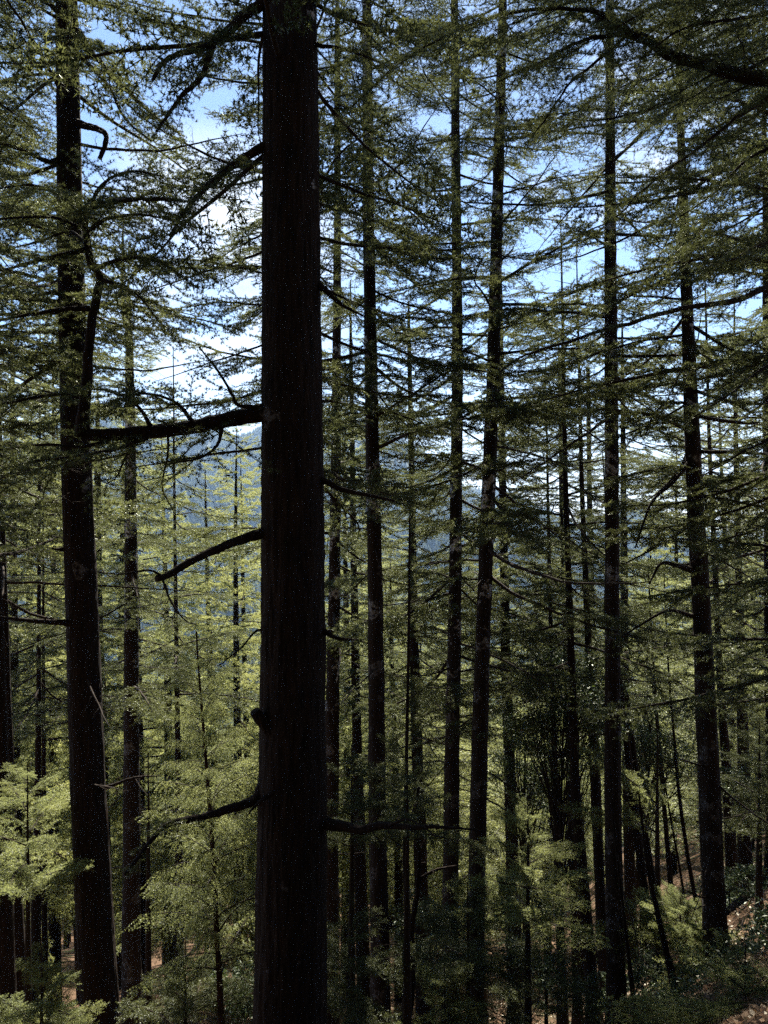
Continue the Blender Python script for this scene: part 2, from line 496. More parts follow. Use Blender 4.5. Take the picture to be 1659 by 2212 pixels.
rng = np.random.default_rng(11)
g = Geo()                                        # the wood that covers the hills across the valley: reads as one mass
nc = 30000
Yh = np.concatenate([np.sqrt(rng.uniform(480 ** 2, 1830 ** 2, nc - 4000)), np.sqrt(rng.uniform(125 ** 2, 480 ** 2, 4000))])
Xh = Yh * rng.uniform(-0.58, 0.62, nc)
keep = fnoise(Xh * 0.02, Yh * 0.015) > -0.95
Xh, Yh = Xh[keep], Yh[keep]
Zh = gz(Xh, Yh)
hh = rng.uniform(11, 24, len(Xh)); ww = hh * rng.uniform(0.16, 0.27, len(Xh))
base = np.stack([Xh, Yh, Zh - 1], -1)
vs = []
ring = 6
for lev, (hz, rr) in enumerate(((0.08, 1.0), (0.45, 0.62), (0.5, 0.78))):
    for a in range(ring):
        th = a * 2 * math.pi / ring + lev * 0.5 + rng.uniform(-0.3, 0.3, len(Xh))
        r_ = ww * rr * rng.uniform(0.75, 1.2, len(Xh))
        vs.append(base + np.stack([np.cos(th) * r_, np.sin(th) * r_, hh * hz * rng.uniform(0.93, 1.05, len(Xh))], -1))
vs.append(base + np.stack([0 * hh, 0 * hh, hh], -1))
v = np.stack(vs, 1).reshape(-1, 3)
fa = []
for a in range(ring):
    b = (a + 1) % ring
    fa += [[a, b, ring + b], [a, ring + b, ring + a], [2 * ring + a, 2 * ring + b, 3 * ring]]
t = (np.array(fa)[None] + np.arange(len(Xh))[:, None, None] * (3 * ring + 1)).reshape(-1, 3)
g.add(v, t)
tag(link('hillside_forest', g.mesh('hillside_forest', HILL)), 'conifer forest covering the hazy blue hills across the valley', 'forest', kind='stuff')

# ------------------------------------------------------------------ branch prototypes
def branch_path(rng, L, e0, e1, n=14, wander=0.10, p=0.8):
    t = np.linspace(0, 1, n)
    el = np.radians(e0 + (e1 - e0) * t ** p) + rng.normal(0, 0.05, n)
    az = np.cumsum(rng.normal(0, wander, n)) * 0.5
    d = np.stack([np.cos(el) * np.cos(az), np.cos(el) * np.sin(az), np.sin(el)], -1) * (L / (n - 1))
    pts = np.cumsum(d, axis=0)
    return np.concatenate([[[0, 0, 0]], pts[:-1]])

def proto(rng, L, e0, e1, r0, **kw):
    path = branch_path(rng, L, e0, e1)
    t = np.linspace(0, 1, len(path))
    return boughs(path, r0 * (1 - t) ** 0.8 + 0.003, rng, **kw)

prng = np.random.default_rng(5)
MID = []                                          # (wood mesh, needle mesh, natural length, the raw geometry)
def add_proto(store, name, W, N, L, needle=NEEDLE):
    store.append((W.mesh(name + '_wood', TWIG, True), N.mesh(name + '_needles', needle) if N.n else None, L, W, N))

for i in range(5):
    W, N = proto(prng, 4.2, prng.uniform(-42, -24), prng.uniform(-4, 10), 0.034, bare=prng.uniform(0.14, 0.28), sec_len=1.2, sec_gap=0.10, ter_gap=0.06, ros_gap=0.04, leafy=0.9, keep=0.85)
    add_proto(MID, 'drooping_branch', W, N, 4.2)
for i in range(4):
    W, N = proto(prng, 4.0, prng.uniform(-8, 10), prng.uniform(-16, -4), 0.036, bare=prng.uniform(0.10, 0.2), sec_len=1.25, sec_gap=0.10, ter_gap=0.06, ros_gap=0.04, leafy=0.93, keep=0.88)
    add_proto(MID, 'level_branch', W, N, 4.0)
DEAD = []
for i in range(5):
    W, N = proto(prng, 2.6, prng.uniform(-35, 5), prng.uniform(-30, 10), 0.020, bare=0.2, sec_len=0.6, sec_gap=0.22, leafy=0.0, keep=0.7)
    add_proto(DEAD, 'dead_branch', W, N, 2.6)
HANG = []
for i in range(3):
    W, N = proto(prng, 1.6, prng.uniform(0, 25), prng.uniform(-35, -20), 0.012, bare=0.1, sec_len=0.5, sec_gap=0.08, ter_gap=0.05, ter_len=0.20, hang=0.9, k=11, ln=0.034, wd=0.007)
    add_proto(HANG, 'weeping_branch', W, N, 1.6, NEEDLE_YOUNG)
LOW = []
for i in range(3):
    W, N = proto(prng, 2.2, prng.uniform(5, 22), prng.uniform(-12, 4), 0.018, bare=0.1, sec_len=0.9, sec_gap=0.06, ter_gap=0.04, k=12, ln=0.045, wd=0.008)
    add_proto(LOW, 'low_branch', W, N, 2.2, NEEDLE_YOUNG)
LOWD = [(a, N.mesh('shade_toned_needles', NEEDLE), L, W, N) for a, b, L, W, N in LOW]  # same low boughs in darker needles: shade painted in by colour
FARB = []                                         # coarser boughs that whole distant crowns are put together from
for i in range(5):
    W, N = proto(prng, 4.2, prng.uniform(-28, 0), prng.uniform(-8, 6), 0.034, bare=0.15, sec_len=1.3, sec_gap=0.15, ter_gap=0.09, ter_len=0.28, ros_gap=0.08, k=7, ln=0.10, wd=0.026)
    FARB.append((W, N, 4.2))

def TRS(loc, az, pitch, s, roll=0.0):
    return Matrix.Translation(Vector([float(c) for c in loc])) @ Matrix.Rotation(az, 4, 'Z') @ Matrix.Rotation(-pitch, 4, 'Y') @ Matrix.Rotation(roll, 4, 'X') @ Matrix.Scale(s, 4)

def crown_mesh(name, rng, H, rad, n, top_e=28, needle=None):
    """A whole cone-shaped crown: needles plus limbs in one mesh, base at z = 0, tip at z = H."""
    Nn, Ww = Geo(), Geo()
    az = rng.uniform(0, 6.28)
    for i in range(n):
        t = (i + rng.uniform(-0.4, 0.4)) / n
        t = min(max(t, 0), 0.995)
        z = H * t
        az += 2.4 + rng.normal(0, 0.35)
        ln = rad * ((1 - t) ** 0.7 * min(1.0, 0.65 + t * 1.4)) * rng.uniform(0.65, 1.15) + 0.5
        W, N, L = FARB[rng.integers(len(FARB))]
        M = TRS((0, 0, z), az, R(top_e * t ** 1.3 + rng.normal(-2, 6)), ln / L, rng.normal(0, 0.1))
        Nn.merge(N, M); Ww.merge(W, M)
    nT = len(Nn.faces()[0])
    Nn.merge(Ww)
    me = Nn.mesh(name, [needle or NEEDLE, TWIG])
    T, Q = Nn.faces()
    idx = np.zeros(len(T) + len(Q), dtype=np.int32)
    idx[nT:] = 1
    me.polygons.foreach_set('material_index', idx)
    me.update()
    return me

crng = np.random.default_rng(21)
TOPS = [crown_mesh('upper_crown', crng, 13.0, 3.4, 42) for _ in range(2)]
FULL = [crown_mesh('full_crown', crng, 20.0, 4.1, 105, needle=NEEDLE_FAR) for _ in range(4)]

# ------------------------------------------------------------------ trunks and trees
def trunk_mesh(name, pts, base_z, top_z, mat_, rng, sides=18, rough=0.035, flare=1.5, step=0.25, root=None):
    """PTS: (x, Y, z, radius) from the top of what the photograph shows to the bottom; carried on to the ground and to the tree's top."""
    p = np.array(pts, float)
    p = p[np.argsort(-p[:, 2])]
    top, bot = p[0], p[-1]
    d_up = (p[0] - p[min(1, len(p) - 1)]) / max(0.1, p[0, 2] - p[min(1, len(p) - 1), 2])
    d_dn = (p[-1] - p[max(0, len(p) - 2)]) / max(0.1, p[max(0, len(p) - 2), 2] - p[-1, 2])
    ext = []
    if top_z > top[2] + 0.2:
        h = top_z - top[2]
        e = top.copy(); e[:3] += np.array((d_up[0] * 0.7, d_up[1], 1)) * h; e[2] = top_z; e[3] = 0.012
        m = top.copy(); m[:3] += np.array((d_up[0] * 0.9, d_up[1], 1)) * h * 0.5; m[2] = top[2] + h * 0.5; m[3] = top[3] * 0.55 + 0.005
        ext = [e, m]
    low = []
    if bot[2] > base_z + 0.05:
        h = bot[2] - base_z
        e = bot.copy(); e[0] += d_dn[0] * h; e[2] = base_z; e[3] = bot[3] + min(0.02 * h, 0.06)
        low = [e]
    allp = np.array(ext + list(p) + low)[::-1]
    zz = np.arange(allp[0, 2] - 0.5, allp[-1, 2], step)
    cl = np.stack([np.interp(zz, allp[:, 2], allp[:, i]) for i in range(4)], -1)
    ker = np.array([1, 2, 3, 2, 1.]) / 9
    for i in range(4):
        pad = np.concatenate([[cl[0, i]] * 2, cl[:, i], [cl[-1, i]] * 2])
        cl[:, i] = np.convolve(pad, ker, 'valid')
    cl[:, 2] = zz
    n = len(zz)
    wob = np.cumsum(rng.normal(0, 0.0045 * math.sqrt(step), (n, 2)), axis=0) * 0.6
    cl[:, :2] += wob - np.linspace(0, 1, n)[:, None] * wob[-1]
    hgt = np.maximum(0, zz - allp[0, 2])
    rad = cl[:, 3] * (1 + (flare - 1) * np.exp(-hgt / 0.55))
    th = np.arange(sides) * 2 * math.pi / sides
    raw = rng.standard_normal((n + 40, sides))
    kl = max(1, int(0.35 / step)); kk = np.ones(2 * kl + 1) / math.sqrt(2 * kl + 1)
    ridge = rough * np.stack([np.convolve(raw[:, c], kk, 'same')[20:20 + n] for c in range(sides)], 1)
    ridge = np.clip(ridge, -2 * rough, 2 * rough) + rough * 0.45 * rng.standard_normal((n, sides))
    lob = (flare - 1) * 0.35 * np.exp(-hgt / 0.5)[:, None] * np.sin(5 * th + rng.uniform(0, 6))[None]
    rr = rad[:, None] * (1 + ridge + lob)
    v = np.stack([cl[:, 0:1] + rr * np.cos(th), cl[:, 1:2] + rr * np.sin(th), np.repeat(zz[:, None], sides, 1)], -1).reshape(-1, 3)
    i = np.arange(n - 1)[:, None] * sides
    j = np.arange(sides)[None]; k = (j + 1) % sides
    q = np.stack([i + j, i + k, i + sides + k, i + sides + j], -1).reshape(-1, 4)
    g = Geo()
    org = np.zeros(3) if root is None else np.asarray(root)
    g.add(v - org, None, q)
    return g.mesh(name, mat_, True), cl

LANES = [P(*q) for q in ((1470, 1975, 14.7), (1420, 1990, 14.4), (450, 1600, 9.5), (1600, 1830, 22), (1620, 2030, 15), (70, 1740, 11), (1150, 1820, 12),
                         (200, 2140, 10), (540, 2100, 11), (1460, 1640, 17))]
SD = np.array(sd)
def shades(p, r):
    """Does a bough of radius R round P stand in one of the lanes through which the sun reaches the lit patches?"""
    for q in LANES:
        d = p - q
        t = d @ SD
        if t > 1.2 and np.linalg.norm(d - t * SD) < r:
            return True
    return False

def inst(name, me, parent, M):
    o = bpy.data.objects.new(name, me)
    COL.objects.link(o)
    o.parent = parent
    o.matrix_local = M
    return o

def in_view(p, margin=1.25):
    return p[1] > 0.5 and abs(p[0]) < margin * 0.519 * p[1] + 0.6 and abs(p[2]) < margin * 0.692 * p[1] + 0.8

def put_branch(tree, root, store, at, az, pitch, s, rng, need=True):
    Wm, Nm, L, _w, _n = store[rng.integers(len(store))]
    M = TRS(at - root, az, pitch, s, rng.normal(0, 0.10))
    tip = at + np.array((math.cos(az), math.sin(az), 0)) * L * s
    if not (in_view(at) or in_view(tip)):
        return None
    if shades(0.4 * at + 0.6 * tip, 1.1):
        return None
    b = inst('branch', Wm, tree, M)
    if Nm is not None:
        f = bpy.data.objects.new('foliage', Nm)
        COL.objects.link(f)
        f.parent = b
    return b

def cedar(label, px_pts, Y, live=None, group=None, height=27.0, L0=3.9, gap=0.21, dead=(None, 0.9), mat_=BARK, sides=16,
          rough=0.03, flare=1.5, seed=1, name='cedar_tree', top=True, dY=0.0, foot=None, az_bias=None, cat='tree', store=None, maxb=92):
    """One cedar. PX_PTS: (px, py, width px) of the trunk as the photograph shows it, top to bottom; LIVE: the py below which no live boughs grow."""
    rng = np.random.default_rng(seed)
    pts = []
    for (px, py, w) in px_pts:
        q = P(px, py, Y)
        pts.append((q[0], Y, q[2], w / F * Y * 0.5))
    pts.sort(key=lambda a: -a[2])
    lo = pts[-1]
    base = foot if foot is not None else float(gz(lo[0], Y))
    bz = min(base, lo[2] - 0.02)
    root = np.array((lo[0], Y, bz))
    tz = bz + height
    tree = empty(name, root)
    tag(tree, label, cat, group)
    me, cl = trunk_mesh('trunk', pts, bz, tz, mat_, rng, sides, rough, flare, 0.06 if Y < 12 and sides > 20 else (0.12 if Y < 22 else 0.4), root)
    link('trunk', me, tree)
    at_z = lambda z: np.array([np.interp(z, cl[:, 2], cl[:, i]) for i in (0, 1)] + [z])
    if live is not None:
        zlo = (1106 - live) / F * Y
        zhi = min(0.72 * Y + 1.2, tz - 2.0)
        az = rng.uniform(0, 6.28)
        z = zlo
        nb = 0
        while z < zhi and nb < maxb:
            az += 2.4 + rng.normal(0, 0.5)
            a = az
            f = np.clip((z - bz) / height, 0, 1)
            ln = L0 * (0.55 + 0.75 * rng.random()) * (1.0 - 0.55 * max(0, f - 0.4) / 0.6)
            st = DEAD if rng.random() < 0.14 else (store or MID)
            pit = R(rng.normal(2, 7) + 22 * max(0, f - 0.5))
            put_branch(tree, root, st, at_z(z), a, pit, ln / st[0][2], rng)
            nb += 1
            z += gap * rng.uniform(0.5, 1.5)
        if dead[0] is not None:
            z = (1106 - dead[0]) / F * Y
            while z < zlo + 1.5:
                put_branch(tree, root, DEAD, at_z(z), rng.uniform(0, 6.28), R(rng.normal(-4, 12)), rng.uniform(0.35, 1.0), rng)
                z += dead[1] * rng.uniform(0.4, 1.6)
        if top:
            zt = zhi
            if tz - zt > 3:
                p = at_z(zt)
                s = (tz - zt) / 13.0
                inst('crown', TOPS[rng.integers(len(TOPS))], tree, Matrix.Translation(Vector(p - root)) @ Matrix.Rotation(rng.uniform(0, 6.28), 4, 'Z') @ Matrix.Diagonal((max(s, 0.85), max(s, 0.85), s, 1)))
    return tree, root, cl

def limb(tree, root, px_pts, w0, w1, seed, part='branch', needles=True, n=26, sides=8, mat_=BARK, rough=0.05, wp=1.0, leaf_from=0.3, **kw):
    """A limb traced through (px, py, Y) points, with its own width, side shoots and needles. Widths are frame pixels at its first point."""
    rng = np.random.default_rng(seed)
    pts = np.array([P(*p) for p in px_pts])
    path, L = smooth_path(pts, n)
    path[1:-1] += rng.normal(0, 0.0016 * min(L, 3), (n - 2, 3))
    t = np.linspace(0, 1, n)
    Y0 = px_pts[0][2]
    rad = (w0 + (w1 - w0) * t ** wp) / F * Y0 * 0.5
    if w0 >= 9: rad = rad * (1 + 0.45 * np.exp(-(t * L) / (0.10 + 2.2 * rad[0])))
    opt = dict(bare=leaf_from, sec_len=0.8, sec_gap=0.10, ter_gap=0.055, ros_gap=0.038, k=18, ln=0.036, wd=0.0055, sides=sides, rough=rough)
    opt.update(kw)
    if not needles:
        opt['leafy'] = 0.0
    W, N = boughs(path - root, rad, rng, **opt)
    b = link(part, W.mesh(part, mat_, True), tree)
    if N.n:
        link('foliage', N.mesh('foliage', NEEDLE), b)
    return b

# ---- the giant in the middle
T1, r1, c1 = cedar('thickest black cedar trunk of the stand, with a heavy elbowed limb at its left',
    [(628, 0, 115), (632, 700, 126), (635, 1000, 131), (634, 1400, 138), (632, 1700, 146), (626, 2212, 156)], 8.0,
    height=30, sides=84, rough=0.016, flare=1.35, seed=101, mat_=BARK)
limb(T1, r1, [(612, 885, 8.0), (560, 893, 7.95), (500, 905, 7.9), (400, 925, 7.7), (300, 935, 7.5), (190, 940, 7.4)], 36, 25, 1, sides=12, needles=True, leaf_from=0.35, sec_len=0.8, sec_gap=0.16, wp=0.6)
limb(T1, r1, [(178, 944, 7.42), (180, 900, 7.4), (187, 830, 7.35), (193, 740, 7.3), (199, 691, 7.3), (215, 618, 7.3), (212, 589, 7.3), (196, 567, 7.3), (186, 491, 7.25), (183, 455, 7.2), (218, 440, 7.1), (302, 429, 6.9), (390, 432, 6.7)], 24, 7, 2, sides=12, n=44, leaf_from=0.62, sec_len=0.95, sec_gap=0.1)
limb(T1, r1, [(190, 538, 7.3), (109, 556, 7.1), (0, 585, 6.9), (-90, 600, 6.8)], 10, 3, 3, leaf_from=0.2, sec_len=1.0)
limb(T1, r1, [(195, 667, 7.3), (127, 669, 7.2), (0, 691, 6.9), (-90, 705, 6.8)], 10, 3, 4, leaf_from=0.2, sec_len=1.0)
limb(T1, r1, [(186, 850, 7.35), (120, 852, 7.1), (0, 872, 6.9), (-80, 890, 6.8)], 10, 3, 41, leaf_from=0.2, sec_len=1.0)
limb(T1, r1, [(188, 500, 7.25), (120, 470, 7.0), (40, 470, 6.8), (-60, 480, 6.6)], 8, 3, 42, leaf_from=0.15, sec_len=1.1)
limb(T1, r1, [(350, 930, 7.6), (270, 965, 7.2), (190, 980, 6.8), (60, 1000, 6.4)], 9, 3, 43, leaf_from=0.2, sec_len=0.9)
limb(T1, r1, [(300, 940, 7.5), (270, 990, 7.4), (252, 1030, 7.3), (230, 1045, 7.2)], 8, 2, 44, leaf_from=0.1, sec_len=0.5)
limb(T1, r1, [(363, 940, 7.65), (362, 985, 7.6), (350, 1050, 7.6), (365, 1085, 7.6), (372, 1100, 7.6)], 6, 2, 45, leaf_from=0.4, sec_len=0.4, keep=0.5)
limb(T1, r1, [(560, 880, 7.9), (515, 875, 7.7), (500, 850, 7.6), (470, 800, 7.5), (430, 750, 7.4)], 9, 3, 46, leaf_from=0.4, sec_len=0.6, keep=0.6)
limb(T1, r1, [(600, -12, 8.0), (567, 7, 7.9), (524, 36, 7.8), (458, 95, 7.6), (364, 125, 7.3), (331, 171, 7.2)], 24, 7, 5, leaf_from=0.45, sec_len=0.9)
limb(T1, r1, [(458, 95, 7.6), (436, 164, 7.5), (393, 207, 7.4), (338, 284, 7.2)], 14, 5, 6, leaf_from=0.3, sec_len=0.7)
limb(T1, r1, [(600, 298, 8.0), (571, 316, 7.9), (509, 353, 7.7), (447, 404, 7.5), (400, 455, 7.4), (367, 510, 7.3)], 20, 6, 7, leaf_from=0.35, sec_len=0.8)
limb(T1, r1, [(600, 1138, 8.0), (567, 1151, 7.9), (491, 1177, 7.6), (411, 1213, 7.3), (364, 1242, 7.2), (338, 1250, 7.1)], 22, 13, 8, needles=False, keep=0.35, sec_len=0.7, leaf_from=0.6)
limb(T1, r1, [(350, 1244, 7.15), (320, 1232, 7.0), (260, 1240, 6.9), (215, 1236, 6.8)], 6, 2, 81, needles=False, keep=0.6, sec_len=0.4)
limb(T1, r1, [(350, 1247, 7.15), (370, 1300, 7.0), (400, 1340, 6.9), (425, 1350, 6.8)], 6, 2, 82, needles=False, keep=0.6, sec_len=0.4)
limb(T1, r1, [(600, 1640, 8.0), (567, 1700, 7.9), (553, 1728, 7.85), (509, 1743, 7.7), (436, 1765, 7.5), (375, 1776, 7.4), (342, 1797, 7.3), (313, 1834, 7.2), (269, 1890, 7.0)], 32, 7, 9, n=34, leaf_from=0.82, sec_len=0.45, wp=0.6)
limb(T1, r1, [(590, 1712, 7.6), (567, 1728, 7.55), (548, 1745, 7.5), (531, 1766, 7.45)], 11, 2, 91, needles=False, keep=0.0)
limb(T1, r1, [(595, 1580, 7.8), (570, 1560, 7.75), (556, 1545, 7.72), (550, 1536, 7.7)], 30, 19, 92, needles=False, keep=0.0, part='stub', sides=10)
limb(T1, r1, [(670, 1770, 8.0), (705, 1779, 7.9), (752, 1786, 7.7), (781, 1794, 7.6), (818, 1783, 7.5), (850, 1783, 7.4), (894, 1786, 7.2), (949, 1786, 7.1), (1050, 1795, 7.0)], 27, 2, 10, n=34, needles=False, keep=0.4, leaf_from=0.3, sec_len=0.6)
limb(T1, r1, [(840, 1783, 7.4), (880, 1770, 7.2), (920, 1790, 7.0), (945, 1812, 6.9)], 6, 2, 103, needles=False, keep=0.5, sec_len=0.4)
limb(T1, r1, [(675, 1030, 8.0), (708, 1042, 7.9), (738, 1057, 7.8), (803, 1071, 7.6), (850, 1082, 7.4)], 14, 5, 11, needles=False, keep=0.2)
limb(T1, r1, [(680, 1355, 8.0), (708, 1368, 7.9), (730, 1379, 7.8), (774, 1382, 7.6)], 13, 3, 12, needles=False, keep=0.3, sec_len=0.3)
limb(T1, r1, [(670, 600, 8.0), (701, 625, 7.9), (738, 658, 7.8), (788, 684, 7.6)], 15, 3, 13, needles=False, keep=0.3, sec_len=0.4)
limb(T1, r1, [(670, 92, 8.0), (690, 98, 7.9), (738, 105, 7.7), (785, 120, 7.5), (850, 150, 7.3)], 9, 3, 14, leaf_from=0.5, sec_len=0.6)
limb(T1, r1, [(600, 1390, 8.0), (560, 1360, 7.9), (520, 1400, 7.7), (470, 1440, 7.5)], 6, 2, 15, needles=False, keep=0.4, sec_len=0.4)
for i, pp in enumerate(([(186, 500, 7.25), (240, 470, 7.0), (320, 465, 6.9), (420, 490, 6.8)],
                        [(204, 580, 7.3), (260, 560, 7.1), (330, 560, 7.0), (400, 600, 6.9)],
                        [(212, 600, 7.3), (260, 620, 7.2), (300, 640, 7.1), (340, 690, 7.0)],
                        [(185, 470, 7.25), (220, 400, 7.1), (280, 370, 6.9), (350, 380, 6.8)],
                        [(190, 530, 7.25), (150, 500, 7.5), (90, 520, 7.6), (10, 540, 7.7)],
                        [(187, 480, 7.25), (140, 430, 7.0), (70, 400, 6.8), (-20, 410, 6.7)],
                        [(330, 930, 7.6), (300, 880, 7.3), (240, 845, 7.1), (160, 840, 6.9)],
                        [(420, 918, 7.7), (380, 870, 7.4), (310, 850, 7.2), (240, 870, 7.0)],
                        [(250, 945, 7.5), (180, 965, 7.2), (90, 960, 7.0), (-20, 975, 6.8)],
                        [(480, 915, 7.8), (470, 960, 7.5), (430, 990, 7.3), (370, 1000, 7.2)])):
    limb(T1, r1, pp, 9, 2.5, 440 + i, leaf_from=0.18, sec_len=0.95, sec_gap=0.085)
trng = np.random.default_rng(77)
inst('crown', TOPS[0], T1, Matrix.Translation(Vector((c1[-1, 0] - r1[0], 0, 11.0))) @ Matrix.Diagonal((1.25, 1.25, 1.3, 1)))

# ---- the second giant, at the left
T2, r2, c2 = cedar('black cedar with a thick tilted trunk, beside the upright elbow of the big limb',
    [(143, 0, 44), (150, 500, 52), (165, 1000, 61), (180, 1400, 67), (190, 1700, 72), (217, 2212, 79)], 11.0, live=760, height=28, gap=0.27, L0=3.2,
    dead=(1800, 1.3), sides=64, rough=0.018, flare=1.4, seed=102, mat_=BARK)
limb(T2, r2, [(150, 60, 11), (171, 73, 10.9), (204, 120, 10.7), (255, 175, 10.5), (327, 247, 10.2), (386, 287, 10.0)], 15, 4, 20, leaf_from=0.3, sec_len=0.8)
limb(T2, r2, [(150, 110, 11), (178, 127, 10.9), (236, 189, 10.6), (269, 255, 10.4), (327, 305, 10.2)], 11, 3, 21, leaf_from=0.4, sec_len=0.7)
limb(T2, r2, [(155, 262, 11), (175, 269, 10.9), (222, 284, 10.6), (229, 309, 10.5), (215, 342, 10.4)], 16, 9, 22, needles=False, keep=0.3, sec_len=0.4)
limb(T2, r2, [(140, 335, 11), (108, 350, 10.7), (60, 330, 10.4), (-20, 300, 10.1)], 13, 4, 23, leaf_from=0.3)
limb(T2, r2, [(140, 135, 11), (100, 140, 10.8), (40, 152, 10.6), (36, 200, 10.5)], 9, 3, 24, leaf_from=0.4, sec_len=0.6)
limb(T2, r2, [(130, 30, 11), (90, -10, 10.9), (60, -60, 10.8)], 11, 6, 25, leaf_from=0.3)
limb(T2, r2, [(150, 1185, 11), (130, 1187, 10.9), (112, 1185, 10.8)], 11, 3, 26, needles=False, keep=0.2, sec_len=0.2)
limb(T2, r2, [(180, 1350, 11), (140, 1345, 10.8), (60, 1340, 10.5), (-30, 1330, 10.2)], 14, 5, 27, needles=False, keep=0.5, leaf_from=0.2)
limb(T2, r2, [(215, 1705, 11), (240, 1698, 10.9), (290, 1680, 10.7), (345, 1676, 10.5)], 9, 2, 28, needles=False, keep=0.2, sec_len=0.2)

# ---- traced cedars behind them
TR = [
 ('slim cedar with a forked top standing right of the tilted thick trunk', [(278, 690, 15), (281, 900, 22), (283, 1200, 27), (284, 1700, 34), (284, 2060, 40)], 19, 1480, dict(height=20.5, gap=0.21, L0=3.0, dead=(1950, 0.8), seed=3, mat_=BARK_LICHEN)),
 ('thin straight cedar half hidden behind the tilted thick trunk', [(211, 950, 12), (213, 1300, 18), (224, 1700, 24), (228, 1900, 26)], 30, 1500, dict(height=27, seed=4)),
 ('slender lichen-patched cedar nearest the right side of the thickest trunk', [(729, 100, 12), (730, 500, 16), (727, 900, 20), (722, 1300, 26), (716, 1700, 32), (712, 2212, 40)], 20, 1330, dict(height=31, seed=5, mat_=BARK_LICHEN, dead=(1900, 0.7))),
 ('straight mid-sized cedar crossed by the broken limb of the thickest trunk', [(793, 0, 20), (797, 500, 25), (803, 900, 29), (812, 1300, 33), (816, 1700, 37), (822, 2212, 43)], 15, 1000, dict(height=29, seed=6, mat_=BARK_LICHEN, dead=(1750, 0.6), gap=0.21)),
 ('thin cedar between the two straight trunks right of the thickest one', [(759, 820, 9), (764, 1200, 14), (769, 1500, 19), (777, 1800, 25), (788, 2200, 32)], 28, 1500, dict(height=29, seed=7)),
 ('thin cedar rising behind the forked sapling trunk', [(883, 700, 8), (889, 1000, 13), (895, 1400, 20), (905, 1700, 26), (912, 1950, 32)], 26, 1650, dict(height=26, seed=8)),
 ('upright lichen-spotted cedar left of the leaning one', [(981, 0, 16), (985, 400, 20), (989, 800, 24), (983, 1300, 28), (977, 1600, 32), (972, 2212, 37)], 18, 1560, dict(height=30, seed=9, mat_=BARK_LICHEN, dead=(1900, 0.7), gap=0.21)),
 ('cedar that leans to the right as it rises', [(1086, 0, 18), (1076, 400, 24), (1066, 800, 28), (1050, 1200, 31), (1036, 1600, 35), (1024, 2212, 40)], 16, 1250, dict(height=29, seed=10, mat_=BARK_LICHEN, dead=(1800, 0.6), gap=0.21)),
 ('thin cedar just right of the leaning one', [(1080, 650, 12), (1085, 1000, 16), (1092, 1400, 21), (1102, 1700, 25), (1113, 2080, 31)], 24, 1500, dict(height=27, seed=11)),
 ('thin dark cedar above the left end of the glossy oak', [(1209, 760, 8), (1213, 1050, 12), (1222, 1330, 17), (1232, 1560, 21)], 34, 1500, dict(height=29, seed=12)),
 ('thinnest straight cedar above the middle of the glossy oak', [(1270, 780, 8), (1273, 1050, 11), (1279, 1400, 16), (1284, 1560, 18)], 36, 1500, dict(height=29, seed=13)),
 ('vertical cedar with a pole-straight trunk left of the cedar rooted on bare litter', [(1318, 60, 18), (1320, 700, 27), (1322, 1200, 30), (1323, 1700, 35), (1333, 2212, 41)], 15, 900, dict(height=30, seed=14, mat_=BARK_LICHEN, dead=(2000, 0.8), gap=0.21)),
 ('thin cedar close behind the pole-straight trunk', [(1345, 830, 9), (1347, 1050, 12), (1350, 1450, 18), (1356, 1700, 21)], 30, 1500, dict(height=27, seed=15)),
 ('stout cedar at the right whose whole base shows on the brown leaf litter', [(1470, 280, 15), (1485, 700, 26), (1497, 1000, 33), (1514, 1300, 38), (1527, 1600, 44), (1548, 2085, 50)], 14, 1060, dict(height=27, seed=16, mat_=BARK_LICHEN, dead=(1950, 0.45), gap=0.26, flare=1.25)),
 ('cedar cut off by the right edge of the view', [(1655, 600, 14), (1659, 900, 20), (1665, 1300, 26), (1672, 1700, 30)], 20, 1500, dict(height=26, seed=17, gap=0.21)),
 ('dark cedar cut off by the left edge of the view', [(-8, 1250, 22), (0, 1500, 26), (8, 1800, 32), (14, 2212, 40)], 13, 1250, dict(height=24, seed=18, gap=0.24)),
 ('cedar beside the one at the left edge, trunk leaning', [(14, 1500, 18), (22, 1750, 24), (44, 2130, 32)], 17, 1330, dict(height=25, seed=19)),
 ('slim trunk low at the left between the edge and the tilted cedar', [(84, 1400, 9), (82, 1789, 15), (76, 2140, 24)], 23, 1560, dict(height=24, seed=20)),
 ('thinnest trunk low at the left, right of the slim one', [(94, 1500, 7), (95, 1789, 10), (97, 2140, 14)], 26, 1600, dict(height=22, seed=21)),
 ('short-looking trunk under the drooping young tree', [(380, 1350, 9), (385, 1700, 13), (388, 2130, 20)], 25, 1500, dict(height=24, seed=22)),
 ('dark trunk leaning left below the glossy oak', [(1238, 1560, 18), (1244, 1730, 22), (1263, 1943, 25), (1283, 2191, 29)], 19, 1450, dict(height=21, seed=23)),
 ('dark trunk just left of the pole-straight cedar', [(1280, 1600, 17), (1286, 1730, 20), (1297, 1943, 22), (1306, 2120, 25)], 21, 1450, dict(height=22, seed=24)),
 ('slim trunk standing on litter left of the oak stems', [(1199, 1700, 13), (1205, 1890, 17), (1212, 2102, 20)], 22, 1500, dict(height=21, seed=25)),
 ('slimmer trunk beside the leaning one below the oak', [(1228, 1650, 11), (1233, 1800, 13), (1244, 2085, 17)], 24, 1500, dict(height=22, seed=26)),
 ('dark cedar stem behind the base of the stout right-hand one', [(1552, 1400, 13), (1556, 1481, 15), (1567, 1623, 19), (1578, 1830, 24)], 24, 1400, dict(height=22, seed=27)),
 ('broad dark trunk on the slope at the far right', [(1600, 1420, 18), (1602, 1500, 21), (1604, 1600, 24)], 26, 1350, dict(height=22, seed=28)),
]
